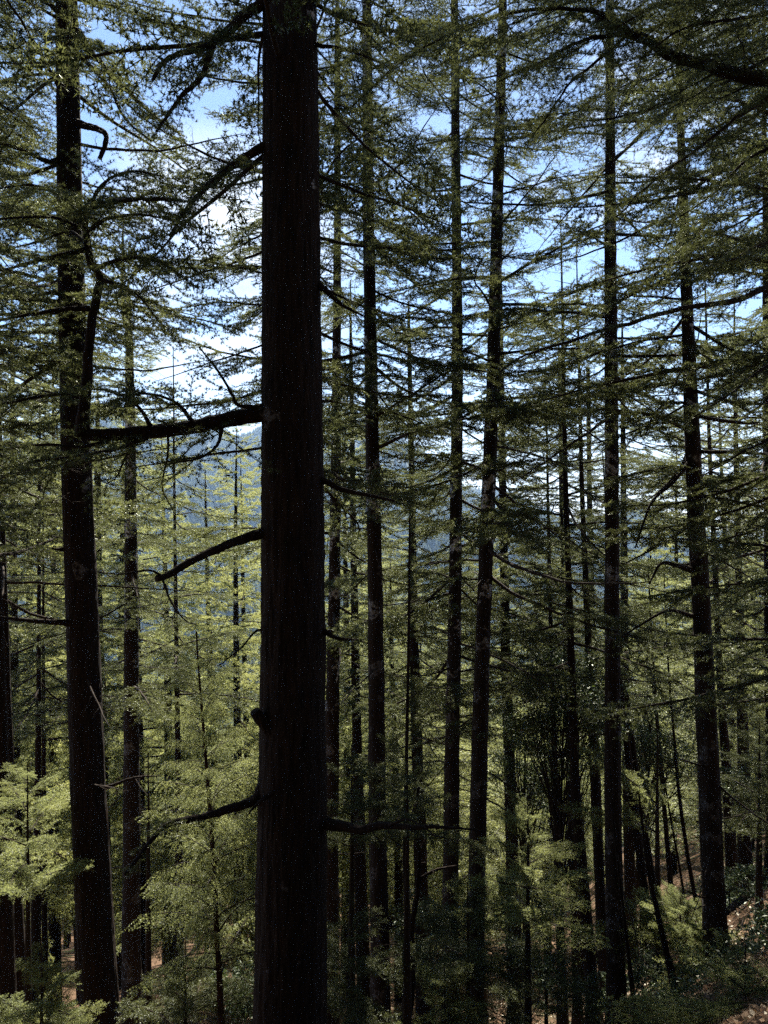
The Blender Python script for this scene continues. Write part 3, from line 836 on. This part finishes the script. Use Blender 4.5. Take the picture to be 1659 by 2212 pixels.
TR += [
 ('cedar almost hidden behind the thickest trunk, its drooping sprays showing at both sides', [(652, 0, 22), (654, 1000, 32), (656, 2212, 44)], 13, 1000, dict(height=28, seed=29, gap=0.17, L0=3.6)),
 ('cedar standing out of the left side of the view with level boughs reaching in', [(-150, 0, 40), (-140, 1000, 50), (-130, 2212, 60)], 10, 1200, dict(height=27, seed=30, gap=0.17, L0=3.8)),
]
trees = {}
for lab, pts, Y, live, kw in TR:
    trees[kw['seed']] = cedar(lab, pts, Y, live=live, **kw)
# the fork of the slim cedar, the dead limbs of the stout one
t3, r3, _ = trees[3]
limb(t3, r3, [(280, 720, 19), (268, 690, 19), (265, 620, 19), (265, 560, 19), (266, 470, 19)], 10, 4, 31, needles=True, leaf_from=0.5, sec_len=0.8, part='stem', n=20)
t16, r16, _ = trees[16]
for i, pp in enumerate(([(1497, 990, 14), (1482, 1007, 13.9), (1453, 1042, 13.6), (1411, 1081, 13.3), (1389, 1131, 13.1), (1372, 1184, 13.0)],
                        [(1505, 1236, 14), (1487, 1230, 13.9), (1432, 1216, 13.5), (1411, 1245, 13.4), (1403, 1262, 13.3)],
                        [(1500, 1126, 14), (1485, 1138, 13.9), (1425, 1177, 13.5), (1354, 1216, 13.2)],
                        [(1510, 1334, 14), (1492, 1330, 13.9), (1443, 1319, 13.6), (1382, 1351, 13.4), (1343, 1376, 13.2)],
                        [(1487, 870, 14), (1440, 872, 13.7), (1410, 900, 13.5), (1395, 940, 13.3)],
                        [(1540, 1660, 14), (1500, 1650, 13.8), (1470, 1640, 13.5)],
                        [(1545, 1935, 14), (1515, 1938, 13.8), (1485, 1925, 13.7)])):
    limb(t16, r16, pp, (10, 13, 9, 9, 7, 5, 5)[i], 3, 160 + i, needles=False, keep=0.45, leaf_from=0.25, sec_len=0.4)

# slanting dead poles on the slope at the right
POLES = [
 ('slanting pole-like trunk right of the pole-straight cedar', [(1364, 1700, 16), (1396, 1960, 20), (1410, 2120, 23)], 20, 14.5),
 ('second slanting trunk, close right of the first', [(1375, 1680, 14), (1382, 1730, 15), (1421, 1978, 19), (1436, 2060, 20)], 21, 14),
 ('thin slanting pole in the middle of the lit slope', [(1420, 1560, 8), (1425, 1623, 9), (1450, 1925, 12)], 24, 13),
 ('thinnest slanting pole on the lit slope', [(1448, 1760, 4), (1470, 1880, 5), (1482, 1960, 6)], 23, 9),
 ('thin leaning pole nearest the stout right-hand trunk', [(1464, 1690, 7), (1467, 1722, 8), (1490, 1880, 9), (1506, 1960, 10)], 22, 11),
 ('stubby slanting stem below the bright sapling spray', [(1440, 2060, 14), (1450, 2100, 18), (1466, 2200, 22)], 13, 4.0),
 ('crooked thin stem at the foot of the pole-straight cedar', [(1352, 2020, 8), (1362, 2100, 10), (1374, 2212, 12)], 13, 5.5),
]
for i, (lab, pts, Y, h) in enumerate(POLES):
    t, r, c = cedar(lab, pts, Y, height=h, seed=300 + i, name='bare_tree', sides=10, flare=1.15)
    rg = np.random.default_rng(400 + i)
    for _ in range(5):
        z = rg.uniform(0.25, 0.9) * h
        k = np.array([np.interp(r[2] + z, c[:, 2], c[:, 0]), Y, r[2] + z])
        put_branch(t, r, DEAD, k, rg.uniform(0, 6.28), R(rg.normal(0, 15)), rg.uniform(0.25, 0.6), rg)

# the forked little tree in the middle of the foot of the picture
tf, rf, cf = cedar('small forked tree with twisting stems at the bottom centre', [(876, 1700, 9), (874, 1790, 10), (876, 1900, 12), (882, 2010, 16), (888, 2120, 22), (880, 2170, 26), (868, 2230, 32)], 11,
                   height=9.0, seed=330, sides=12, name='forked_tree', flare=1.1)
limb(tf, rf, [(886, 2080, 11), (890, 2000, 10.9), (901, 1930, 10.8), (906, 1850, 10.7), (897, 1780, 10.7), (905, 1700, 10.7)], 14, 6, 331, needles=False, keep=0.4, part='stem', sec_len=0.5)
limb(tf, rf, [(905, 1900, 10.8), (940, 1880, 10.6), (985, 1870, 10.4)], 8, 3, 332, needles=False, keep=0.4, sec_len=0.4)
limb(tf, rf, [(884, 2040, 11), (850, 2040, 10.9), (810, 2045, 10.8)], 4, 2, 333, needles=False, keep=0.6, sec_len=0.3)

# ---- the near cedar beyond the right edge: only its limbs reach into the picture
TN, rn, cn = cedar('near cedar whose shaggy limbs hang across the upper right corner',
                   [(1860, 0, 120), (1850, 1000, 140), (1840, 2212, 160)], 5.8, height=24, seed=500, sides=20)
limb(TN, rn, [(1850, 190, 5.8), (1740, 178, 5.7), (1659, 170, 5.6), (1620, 170, 5.6), (1531, 142, 5.5), (1460, 124, 5.4), (1407, 92, 5.3), (1361, 71, 5.2), (1290, 40, 5.1)], 36, 14, 51, leaf_from=0.35, sec_len=0.9, sec_gap=0.085, k=17, ln=0.036, wd=0.0036)
limb(TN, rn, [(1361, 71, 5.2), (1283, 138, 5.1), (1230, 181, 5.0), (1190, 241, 4.95), (1141, 305, 4.9)], 8, 2, 52, leaf_from=0.15, sec_len=0.8, sec_gap=0.08, k=17, ln=0.036, wd=0.0036)
limb(TN, rn, [(1361, 71, 5.2), (1250, 90, 5.0), (1160, 140, 4.9), (1070, 178, 4.8)], 10, 3, 53, leaf_from=0.15, sec_len=0.95, sec_gap=0.08, k=17, ln=0.036, wd=0.0036)
limb(TN, rn, [(1380, 85, 5.25), (1300, 30, 5.0), (1150, 20, 4.8), (1000, 60, 4.6), (860, 140, 4.5), (760, 230, 4.45)], 10, 2, 54, leaf_from=0.15, sec_len=0.9, sec_gap=0.08, k=17, ln=0.036, wd=0.0036, n=30)
limb(TN, rn, [(1850, 150, 5.8), (1720, 190, 5.6), (1659, 213, 5.5), (1567, 273, 5.3), (1496, 330, 5.2), (1400, 400, 5.1), (1330, 470, 5.0)], 12, 3, 55, leaf_from=0.3, sec_len=0.85, sec_gap=0.08, k=17, ln=0.036, wd=0.0036)
limb(TN, rn, [(1850, 240, 5.8), (1720, 300, 6.0), (1620, 340, 6.2), (1540, 420, 6.3), (1450, 480, 6.4)], 10, 3, 56, leaf_from=0.2, sec_len=1.0, sec_gap=0.09, k=16, ln=0.038, wd=0.0040)
limb(TN, rn, [(1850, 40, 5.8), (1720, 20, 5.6), (1600, 40, 5.3), (1480, 60, 5.1), (1380, 130, 5.0)], 12, 3, 57, leaf_from=0.2, sec_len=1.0, sec_gap=0.08, k=16, ln=0.038, wd=0.0040)
limb(TN, rn, [(1850, -60, 5.8), (1700, -50, 5.4), (1560, -10, 5.0), (1430, 10, 4.7), (1330, 60, 4.6)], 12, 3, 58, leaf_from=0.2, sec_len=0.9, sec_gap=0.08, k=16, ln=0.038, wd=0.0040)

TO, ro, co = cedar('cedar at the right edge whose long mossy branch crosses two trunks',
                   [(1830, 0, 50), (1830, 1000, 56), (1835, 2212, 66)], 11.0, height=25, seed=520, live=1500, L0=4.3, gap=0.19)
limb(TO, ro, [(1825, 560, 11.0), (1740, 592, 10.4), (1659, 620, 9.9), (1585, 650, 9.6), (1496, 662, 9.4), (1425, 678, 9.3), (1354, 700, 9.2), (1300, 714, 9.1), (1229, 739, 9.0), (1162, 758, 8.9), (1116, 776, 8.8), (1080, 804, 8.7)], 20, 3, 61, n=44, leaf_from=0.55, sec_len=0.6, keep=0.6, wp=0.8)
limb(TO, ro, [(1825, 420, 11.0), (1740, 470, 10.4), (1659, 520, 9.9), (1580, 560, 9.6), (1510, 570, 9.4)], 14, 3, 62, leaf_from=0.3, sec_len=1.1)
limb(TO, ro, [(1825, 800, 11.0), (1740, 760, 10.2), (1659, 790, 9.9), (1580, 850, 9.6), (1500, 900, 9.4)], 14, 3, 63, leaf_from=0.2, sec_len=1.1)
limb(TO, ro, [(1825, 900, 11.0), (1740, 930, 10.2), (1659, 950, 9.9), (1580, 990, 9.6), (1540, 1010, 9.4)], 12, 3, 64, leaf_from=0.2, sec_len=1.1)

NEARK = dict(k=17, ln=0.036, wd=0.0036, sec_gap=0.075)
limb(TN, rn, [(1850, 90, 5.8), (1700, 110, 6.4), (1560, 180, 6.8), (1420, 230, 7.0), (1280, 260, 7.1), (1150, 250, 7.1)], 12, 3, 581, leaf_from=0.2, sec_len=1.1, n=30, **NEARK)
limb(TN, rn, [(1850, 330, 5.8), (1720, 400, 6.3), (1600, 480, 6.6), (1480, 540, 6.8)], 10, 3, 582, leaf_from=0.15, sec_len=1.2, **NEARK)
limb(TN, rn, [(1850, -140, 5.8), (1650, -90, 5.6), (1450, -40, 5.4), (1250, 0, 5.3), (1080, 60, 5.3)], 12, 3, 583, leaf_from=0.2, sec_len=1.0, n=30, **NEARK)
limb(TN, rn, [(1850, 10, 5.8), (1720, 70, 7.0), (1600, 120, 7.6), (1500, 200, 8.0), (1400, 330, 8.2)], 11, 3, 584, leaf_from=0.2, sec_len=1.2, **NEARK)

# ---- young trees and saplings
def sapling(label, px, py_top, py_bot, Y, w, store, nb, L, seed, lean=0, mat_=BARK_RED, name='cedar_sapling', low=0.1, pit=8, group=None):
    rng = np.random.default_rng(seed)
    pts = [(px + lean, py_top, w * 0.25), (px + lean * 0.4, (py_top + py_bot) / 2, w * 0.6), (px, py_bot, w)]
    hgt = None
    a = P(px, py_bot, Y)
    bz = min(float(gz(a[0], Y)), a[2] - 0.02)
    h = P(px, py_top, Y)[2] - bz
    t, r, c = cedar(label, pts, Y, height=h + 0.25, seed=seed, name=name, mat_=mat_, sides=8, flare=1.1, group=group)
    az = rng.uniform(0, 6.28)
    zb = a[2] - bz
    for i in range(nb):
        f = low + (1 - low) * (i + rng.uniform(0, 1)) / nb
        z = bz + zb + (h - zb) * f
        q = np.array([np.interp(z, c[:, 2], c[:, 0]), Y, z])
        az += 2.4 + rng.normal(0, 0.4)
        put_branch(t, r, store, q, az, R(pit + rng.normal(0, 8) + 25 * f), L * (1.05 - 0.75 * f) * rng.uniform(0.7, 1.15) / store[0][2], rng)
    return t

sapling('young weeping tree with a thin reddish stem and hanging twigs, left of the thickest trunk', 478, 1400, 2200, 9.5, 15, HANG, 60, 1.35, 601, lean=-52, name='young_tree')
SAP = [
 ('bright sunlit sapling bough at the left edge', 60, 1670, 1900, 11, 8, 16, 1.5, 611),
 ('dim sapling right of the tilted thick trunk', 320, 1650, 1830, 12, 8, 16, 1.3, 612),
 ('leafy sapling crossing the foot of the straight mid-sized cedar', 880, 1620, 1790, 10, 8, 14, 1.1, 613),
 ('sapling in the shade at the right side of the thickest trunk', 760, 1640, 1800, 10.5, 8, 14, 1.0, 614),
 ('sunlit sapling with a bough sloping to the right, below the thin cedars', 1140, 1740, 1960, 12, 9, 18, 1.3, 615),
 ('bright yellow-green sapling just behind the stout right-hand trunk', 1470, 1955, 2050, 14.7, 7, 30, 1.45, 616),
 ('bushy sapling in the bottom right corner', 1610, 2080, 2230, 9, 9, 18, 1.3, 617),
 ('bushy sapling at the bottom left of the tilted trunk', 90, 2070, 2240, 9.5, 9, 18, 1.0, 618),
 ('low dark sapling between the tilted trunk and the young weeping tree', 400, 2070, 2230, 9.5, 9, 20, 1.0, 619),
 ('low sapling right of the base of the thickest trunk', 760, 1960, 2150, 10, 8, 16, 1.1, 620),
 ('spreading sapling in front of the leaning cedar', 1010, 1940, 2130, 12, 9, 20, 1.5, 621),
 ('low sapling at the bottom right of the small forked tree', 960, 2110, 2220, 11, 7, 14, 1.0, 622),
 ('shaded sapling beside the foot of the pole-straight cedar', 1180, 2060, 2180, 16, 8, 16, 1.2, 623),
 ('lit sapling on the slope left of the stout right-hand trunk', 1420, 1560, 1760, 17, 8, 20, 2.0, 624),
 ('sapling at the right edge above the lit litter', 1640, 1560, 1740, 15, 8, 18, 1.7, 625),
]
DIM = {612, 613, 614, 619, 620, 621, 623, 625}  # saplings given the needles with shade painted in
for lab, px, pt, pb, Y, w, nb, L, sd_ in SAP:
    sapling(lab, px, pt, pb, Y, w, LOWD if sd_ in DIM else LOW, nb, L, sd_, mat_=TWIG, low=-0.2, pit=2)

# ---- broadleaved evergreen trees and shrubs
def leaves(g, c, n, rad, rng, size):
    p = c + norm(rng.standard_normal((n, 3))) * (rng.random((n, 1)) ** 0.45) * np.asarray(rad)
    d = norm(rng.standard_normal((n, 3)) + np.array((0, 0, -0.25)))
    nn = norm(rng.standard_normal((n, 3)) * 0.75 + np.array((0, -0.15, 0.9)))
    s = norm(np.cross(d, nn)); d = norm(np.cross(nn, s))
    l_ = size * rng.uniform(0.7, 1.25, (n, 1))
    w = l_ * 0.36
    v = np.stack([p, p + d * l_ * 0.45 + s * w * 0.5, p + d * l_, p + d * l_ * 0.45 - s * w * 0.5], 1).reshape(-1, 3)
    g.add(v, None, np.arange(n * 4).reshape(-1, 4))
    return p

def broadleaf(name, label, cx, cy, Y, rx, rz, nclump, nleaf, size, seed, stem_px=None, cat='tree'):
    rng = np.random.default_rng(seed)
    c = P(cx, cy, Y)
    bx = c[0] + rng.normal(0, 0.2) if stem_px is None else P(stem_px, 0, Y)[0]
    root = np.array((bx, Y, float(gz(bx, Y)) - 0.05))
    t = tag(empty(name, root), label, cat)
    W, N = Geo(), Geo()
    mid = np.array((c[0], Y, c[2] - rz * 0.7))
    path, _ = smooth_path(np.array([root, (root * 0.4 + mid * 0.6) + rng.normal(0, 0.1, 3), mid, c + np.array((0.1, 0, rz * 0.4))]), 16)
    r0 = 0.07 if cat == 'tree' else 0.02
    tube(W, path - root, r0 * (1 - 0.8 * np.linspace(0, 1, 16)), 8)
    link('trunk' if cat == 'tree' else 'stem', W.mesh('trunk', BARK, True), t)
    B = Geo()
    for i in range(nclump):
        u = norm(rng.standard_normal(3)) * rng.random() ** 0.4
        q = c + u * np.array((rx, rx * 0.8, rz))
        leaves(N, q - root, nleaf, (rx * 0.28, rx * 0.28, rz * 0.16), rng, size)
        a = path[rng.integers(6, 15)]
        bp, _ = smooth_path(np.array([a, (a + q) / 2 + np.array((0, 0, -0.1)) + rng.normal(0, 0.08, 3), q]), 7)
        tube(B, bp - root, np.linspace(r0 * 0.35, 0.004, 7), 4, False)
        e = q + norm(rng.standard_normal((14, 3))) * rx * 0.2
        twigs(B, np.repeat((q - root)[None], 14, 0), e - root, 0.004)
    link('branches', B.mesh('branches', TWIG, True), t)
    link('foliage', N.mesh('foliage', LEAF), t)
    return t

broadleaf('oak_tree', 'dark glossy-leaved oak filling the gap left of the pole-straight cedar', 1215, 1530, 20, 1.75, 1.75, 90, 210, 0.085, 701)
broadleaf('oak_tree', 'dark glossy-leaved oak behind the pole-straight cedar', 1400, 1600, 23, 1.9, 1.6, 80, 200, 0.085, 702)
broadleaf('oak_tree', 'lower glossy oak under the leaning cedar, leaves catching white glints', 1130, 1660, 23, 1.5, 1.6, 60, 200, 0.085, 703)
SHR = [
 ('glossy shrub among the trunks at the bottom, right of the leaning cedar', 1150, 2080, 15, 0.9, 0.5, 28, 120, 0.07, 711),
 ('glossy shrub behind the slim trunks on the litter', 1270, 2150, 18, 0.7, 0.45, 22, 120, 0.07, 712),
 ('small leafy shrub left of the thickest trunk base', 520, 2130, 11, 0.55, 0.5, 24, 110, 0.06, 713),
 ('shrub under the right-hand thin cedar with white glints', 1120, 1960, 18, 1.1, 0.7, 34, 120, 0.075, 714),
 ('small shrub on the lit slope at the right', 1580, 1700, 20, 1.0, 0.5, 26, 120, 0.075, 715),
 ('leafy shrub between the forked little tree and the upright cedar', 930, 1990, 15, 0.8, 0.6, 28, 120, 0.07, 716),
 ('shrub beside the bright sapling on the slope', 1610, 1900, 17, 0.6, 0.35, 18, 110, 0.07, 717),
 ('shrub in deep shade at the foot of the slanting trunks', 1410, 2090, 17, 0.8, 0.5, 24, 110, 0.07, 718),
]
for lab, px, py, Y, rx, rz, nc_, nl, sz, sd_ in SHR:
    broadleaf('shrub', lab, px, py, Y, rx, rz, nc_, nl, sz, sd_, cat='shrub')

# ---- the stand that goes on down the slope
srng = np.random.default_rng(909)
placed = [(t[1][0], t[1][1]) for t in trees.values()]
def far_tree(x, Y, h, label, group, seed):
    rng = np.random.default_rng(seed)
    z = float(gz(x, Y))
    root = np.array((x, Y, z - 0.2))
    t = tag(empty('forest_cedar', root), label, 'tree', group)
    rb = h * rng.uniform(0.0085, 0.0115)
    lean = rng.normal(0, 0.02)
    g = Geo()
    u = np.linspace(0, 1, 12)
    pth = np.stack([u * h * lean + 0.05 * np.sin(u * 7 + seed), 0 * u, u * h * 0.965], -1)
    tube(g, pth, rb * (1 - u) ** 0.75 + 0.01, 8)
    link('trunk', g.mesh('trunk', BARK, True), t)
    lo = h * rng.uniform(0.12, 0.30)
    s = (h - lo) / 20.0
    wscale = rng.uniform(0.8, 1.15) * (0.75 + 0.25 * s)
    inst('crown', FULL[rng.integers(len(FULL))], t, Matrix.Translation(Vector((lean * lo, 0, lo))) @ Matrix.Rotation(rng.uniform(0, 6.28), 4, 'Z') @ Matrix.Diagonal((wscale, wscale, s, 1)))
    return t
for k, (px, Y, ptop) in enumerate(((318, 30, 700), (372, 36, 860), (470, 41, 950), (515, 35, 860), (548, 46, 930), (40, 30, 500), (120, 35, 640),
                                  (180, 42, 780), (250, 44, 820), (60, 48, 800))):
    x = P(px, 0, Y)[0]
    placed.append((x, Y))
    far_tree(x, Y, P(px, ptop, Y)[2] - float(gz(x, Y)), 'backlit cedar in the near part of the dense stand further down the slope', 'cedars of the near stand down the slope', 1800 + k)
nfar = 0
tries = 0
while nfar < 280 and tries < 9000:
    tries += 1
    Y = srng.uniform(26, 130)
    u = srng.uniform(-0.62, 0.62)
    x = u * Y
    dmin = 3.4 + 0.012 * Y
    if any((x - a) ** 2 + (Y - b) ** 2 < dmin ** 2 for a, b in placed): continue
    h = srng.uniform(20, 30) if srng.random() < 0.68 else srng.uniform(10, 17)
    if -0.27 < u < -0.17 and Y < 60: h = min(h, srng.uniform(17, 24))
    hz = float(gz(x, Y))
    if any(shades(np.array((x, Y, hz + h * f)), 2.6 * (1 - f) + 0.4) for f in (0.2, 0.35, 0.5, 0.65, 0.8, 0.95)): continue
    placed.append((x, Y))
    if Y < 55:
        far_tree(x, Y, h, 'backlit cedar in the near part of the dense stand further down the slope', 'cedars of the near stand down the slope', 2000 + nfar)
    else:
        far_tree(x, Y, h, 'sunlit cedar in the far part of the dense stand low on the slope', 'cedars of the far stand low on the slope', 2000 + nfar)
    nfar += 1

# unseen dark wood added behind the camera to keep light off the trunks
brng = np.random.default_rng(33)
g = Geo()
proto_crown = Geo()
for i in range(60):
    t = i / 60
    W, N, L = FARB[i % len(FARB)]
    proto_crown.merge(N, TRS((0, 0, 18 * t), i * 2.4, R(20 * t), (4.4 * (1 - t) ** 0.7 + 0.3) / L))
for i in range(80):
    x = brng.uniform(-38, 38); Y = -brng.uniform(3.5, 26)
    g.merge(proto_crown, Matrix.Translation(Vector((x, Y, float(gz(x, Y)) + 1.0))) @ Matrix.Rotation(brng.uniform(0, 6.28), 4, 'Z') @ Matrix.Scale(brng.uniform(0.9, 1.2), 4))
tag(link('unseen_shade_forest', g.mesh('unseen_shade_forest', LEAF)), 'unseen forest added behind the viewpoint to shade the stand', 'forest', kind='stuff')

# ---- fallen wood
wrng = np.random.default_rng(61)
def fallen(name, label, pa, pb, w, seed, cat, group=None, twiggy=True):
    rng = np.random.default_rng(seed)
    a, b = np.array(pa, float), np.array(pb, float)
    u = np.linspace(0, 1, 12)
    p = np.stack([a[0] + (b[0] - a[0]) * u, a[1] + (b[1] - a[1]) * u, 0 * u], -1)
    p[:, :2] += np.cumsum(rng.normal(0, 0.02, (12, 2)), 0)
    p[:, 2] = gz(p[:, 0], p[:, 1])
    p[:, 2] = 0.6 * np.linspace(p[0, 2], p[-1, 2], 12) + 0.4 * p[:, 2] + w * 0.35 + 0.02
    g = Geo()
    tube(g, p - p[0], w * 0.5 * (1 - 0.5 * u), 9, True, 0.05, rng)
    if twiggy:
        k = rng.integers(2, 11, 7)
        twigs(g, (p - p[0])[k], (p - p[0])[k] + rng.normal(0, 0.22, (7, 3)) + np.array((0, 0, 0.12)), w * 0.22)
    o = link(name, g.mesh(name, BARK_LICHEN if twiggy else BARK, True))
    o.location = p[0]
    tag(o, label, cat, group)
a_ = P(1560, 1950, 19); b_ = P(1700, 1900, 20)
fallen('fallen_log', 'dark log lying across the lit litter at the right edge', (a_[0], 19), (b_[0], 20.5), 0.42, 1, 'log', None, False)
for i in range(16):
    Y = wrng.uniform(13, 26); x = Y * wrng.uniform(0.12, 0.53)
    an = wrng.uniform(0, 6.28); ln = wrng.uniform(0.8, 2.4)
    fallen('fallen_branch', 'dead twiggy branch lying on the brown leaf litter', (x, Y), (x + math.cos(an) * ln, Y + math.sin(an) * ln), wrng.uniform(0.03, 0.08), 10 + i, 'branch', 'dead branches on the litter')

# ---- low undergrowth on the slope: nobody could count it
ug = np.random.default_rng(88)
g = Geo()
for i in range(3600):
    Y = ug.uniform(10, 40); x = Y * (ug.uniform(-0.5, 0.6) if i % 2 else ug.uniform(0.2, 0.58))
    if fnoise(x * 0.5, Y * 0.5 + 4) < -0.25: continue
    hgt_ = ug.uniform(0.05, 0.32)
    leaves(g, np.array((x, Y, float(gz(x, Y)) + hgt_)), int(ug.integers(14, 46)), (hgt_ * 1.3, hgt_ * 1.3, hgt_ * 0.7), ug, ug.uniform(0.05, 0.10))
tag(link('undergrowth', g.mesh('undergrowth', LEAF)), 'low leafy undergrowth spread over the litter', 'undergrowth', kind='stuff')

# ---- leaf litter
g = Geo()
lrng = np.random.default_rng(44)
n = 60000
Yl = lrng.uniform(7, 42, n); xl = Yl * lrng.uniform(-0.3, 0.6, n)
zl = gz(xl, Yl) + 0.012
d = norm(lrng.standard_normal((n, 3)) * np.array((1, 1, 0.35)))
s = norm(np.cross(d, norm(lrng.standard_normal((n, 3)) * 0.35 + np.array((0, 0, 1)))))
ll = lrng.uniform(0.05, 0.12, (n, 1)); p = np.stack([xl, Yl, zl], -1)
v = np.stack([p - d * ll * 0.5, p + s * ll * 0.25, p + d * ll * 0.5, p - s * ll * 0.25], 1).reshape(-1, 3)
v[:, 2] += np.repeat(lrng.uniform(0, 0.03, n), 4)
g.add(v, None, np.arange(n * 4).reshape(-1, 4))
LITTER = leaf_material('dry_leaves', (0.10, 0.05, 0.025), (0.34, 0.20, 0.11), (0.25, 0.13, 0.05), 0.25, 0.06, 0.4)
tag(link('leaf_litter', g.mesh('leaf_litter', LITTER)), 'dry brown leaves strewn over the slope', 'leaf litter', kind='stuff')

# ---- the air
m, n_, l_ = mat('haze_air')
o = n_.new('ShaderNodeOutputMaterial')
pv = n_.new('ShaderNodeVolumePrincipled')
pv.inputs['Color'].default_value = (0.42, 0.64, 1.0, 1)
pv.inputs['Density'].default_value = HAZE_DENSITY
pv.inputs['Anisotropy'].default_value = 0.25
l_.new(pv.outputs[0], o.inputs['Volume'])
g = Geo()
lo_, hi_ = np.array((-2650, -75, -230.)), np.array((2650, 2720, 330.))
c8 = np.array([[(lo_, hi_)[i][0], (lo_, hi_)[j][1], (lo_, hi_)[k][2]] for i in (0, 1) for j in (0, 1) for k in (0, 1)])
g.add(c8, None, [[0, 1, 3, 2], [4, 6, 7, 5], [0, 4, 5, 1], [2, 3, 7, 6], [0, 2, 6, 4], [1, 5, 7, 3]])
tag(link('haze', g.mesh('haze', m)), kind='stuff')
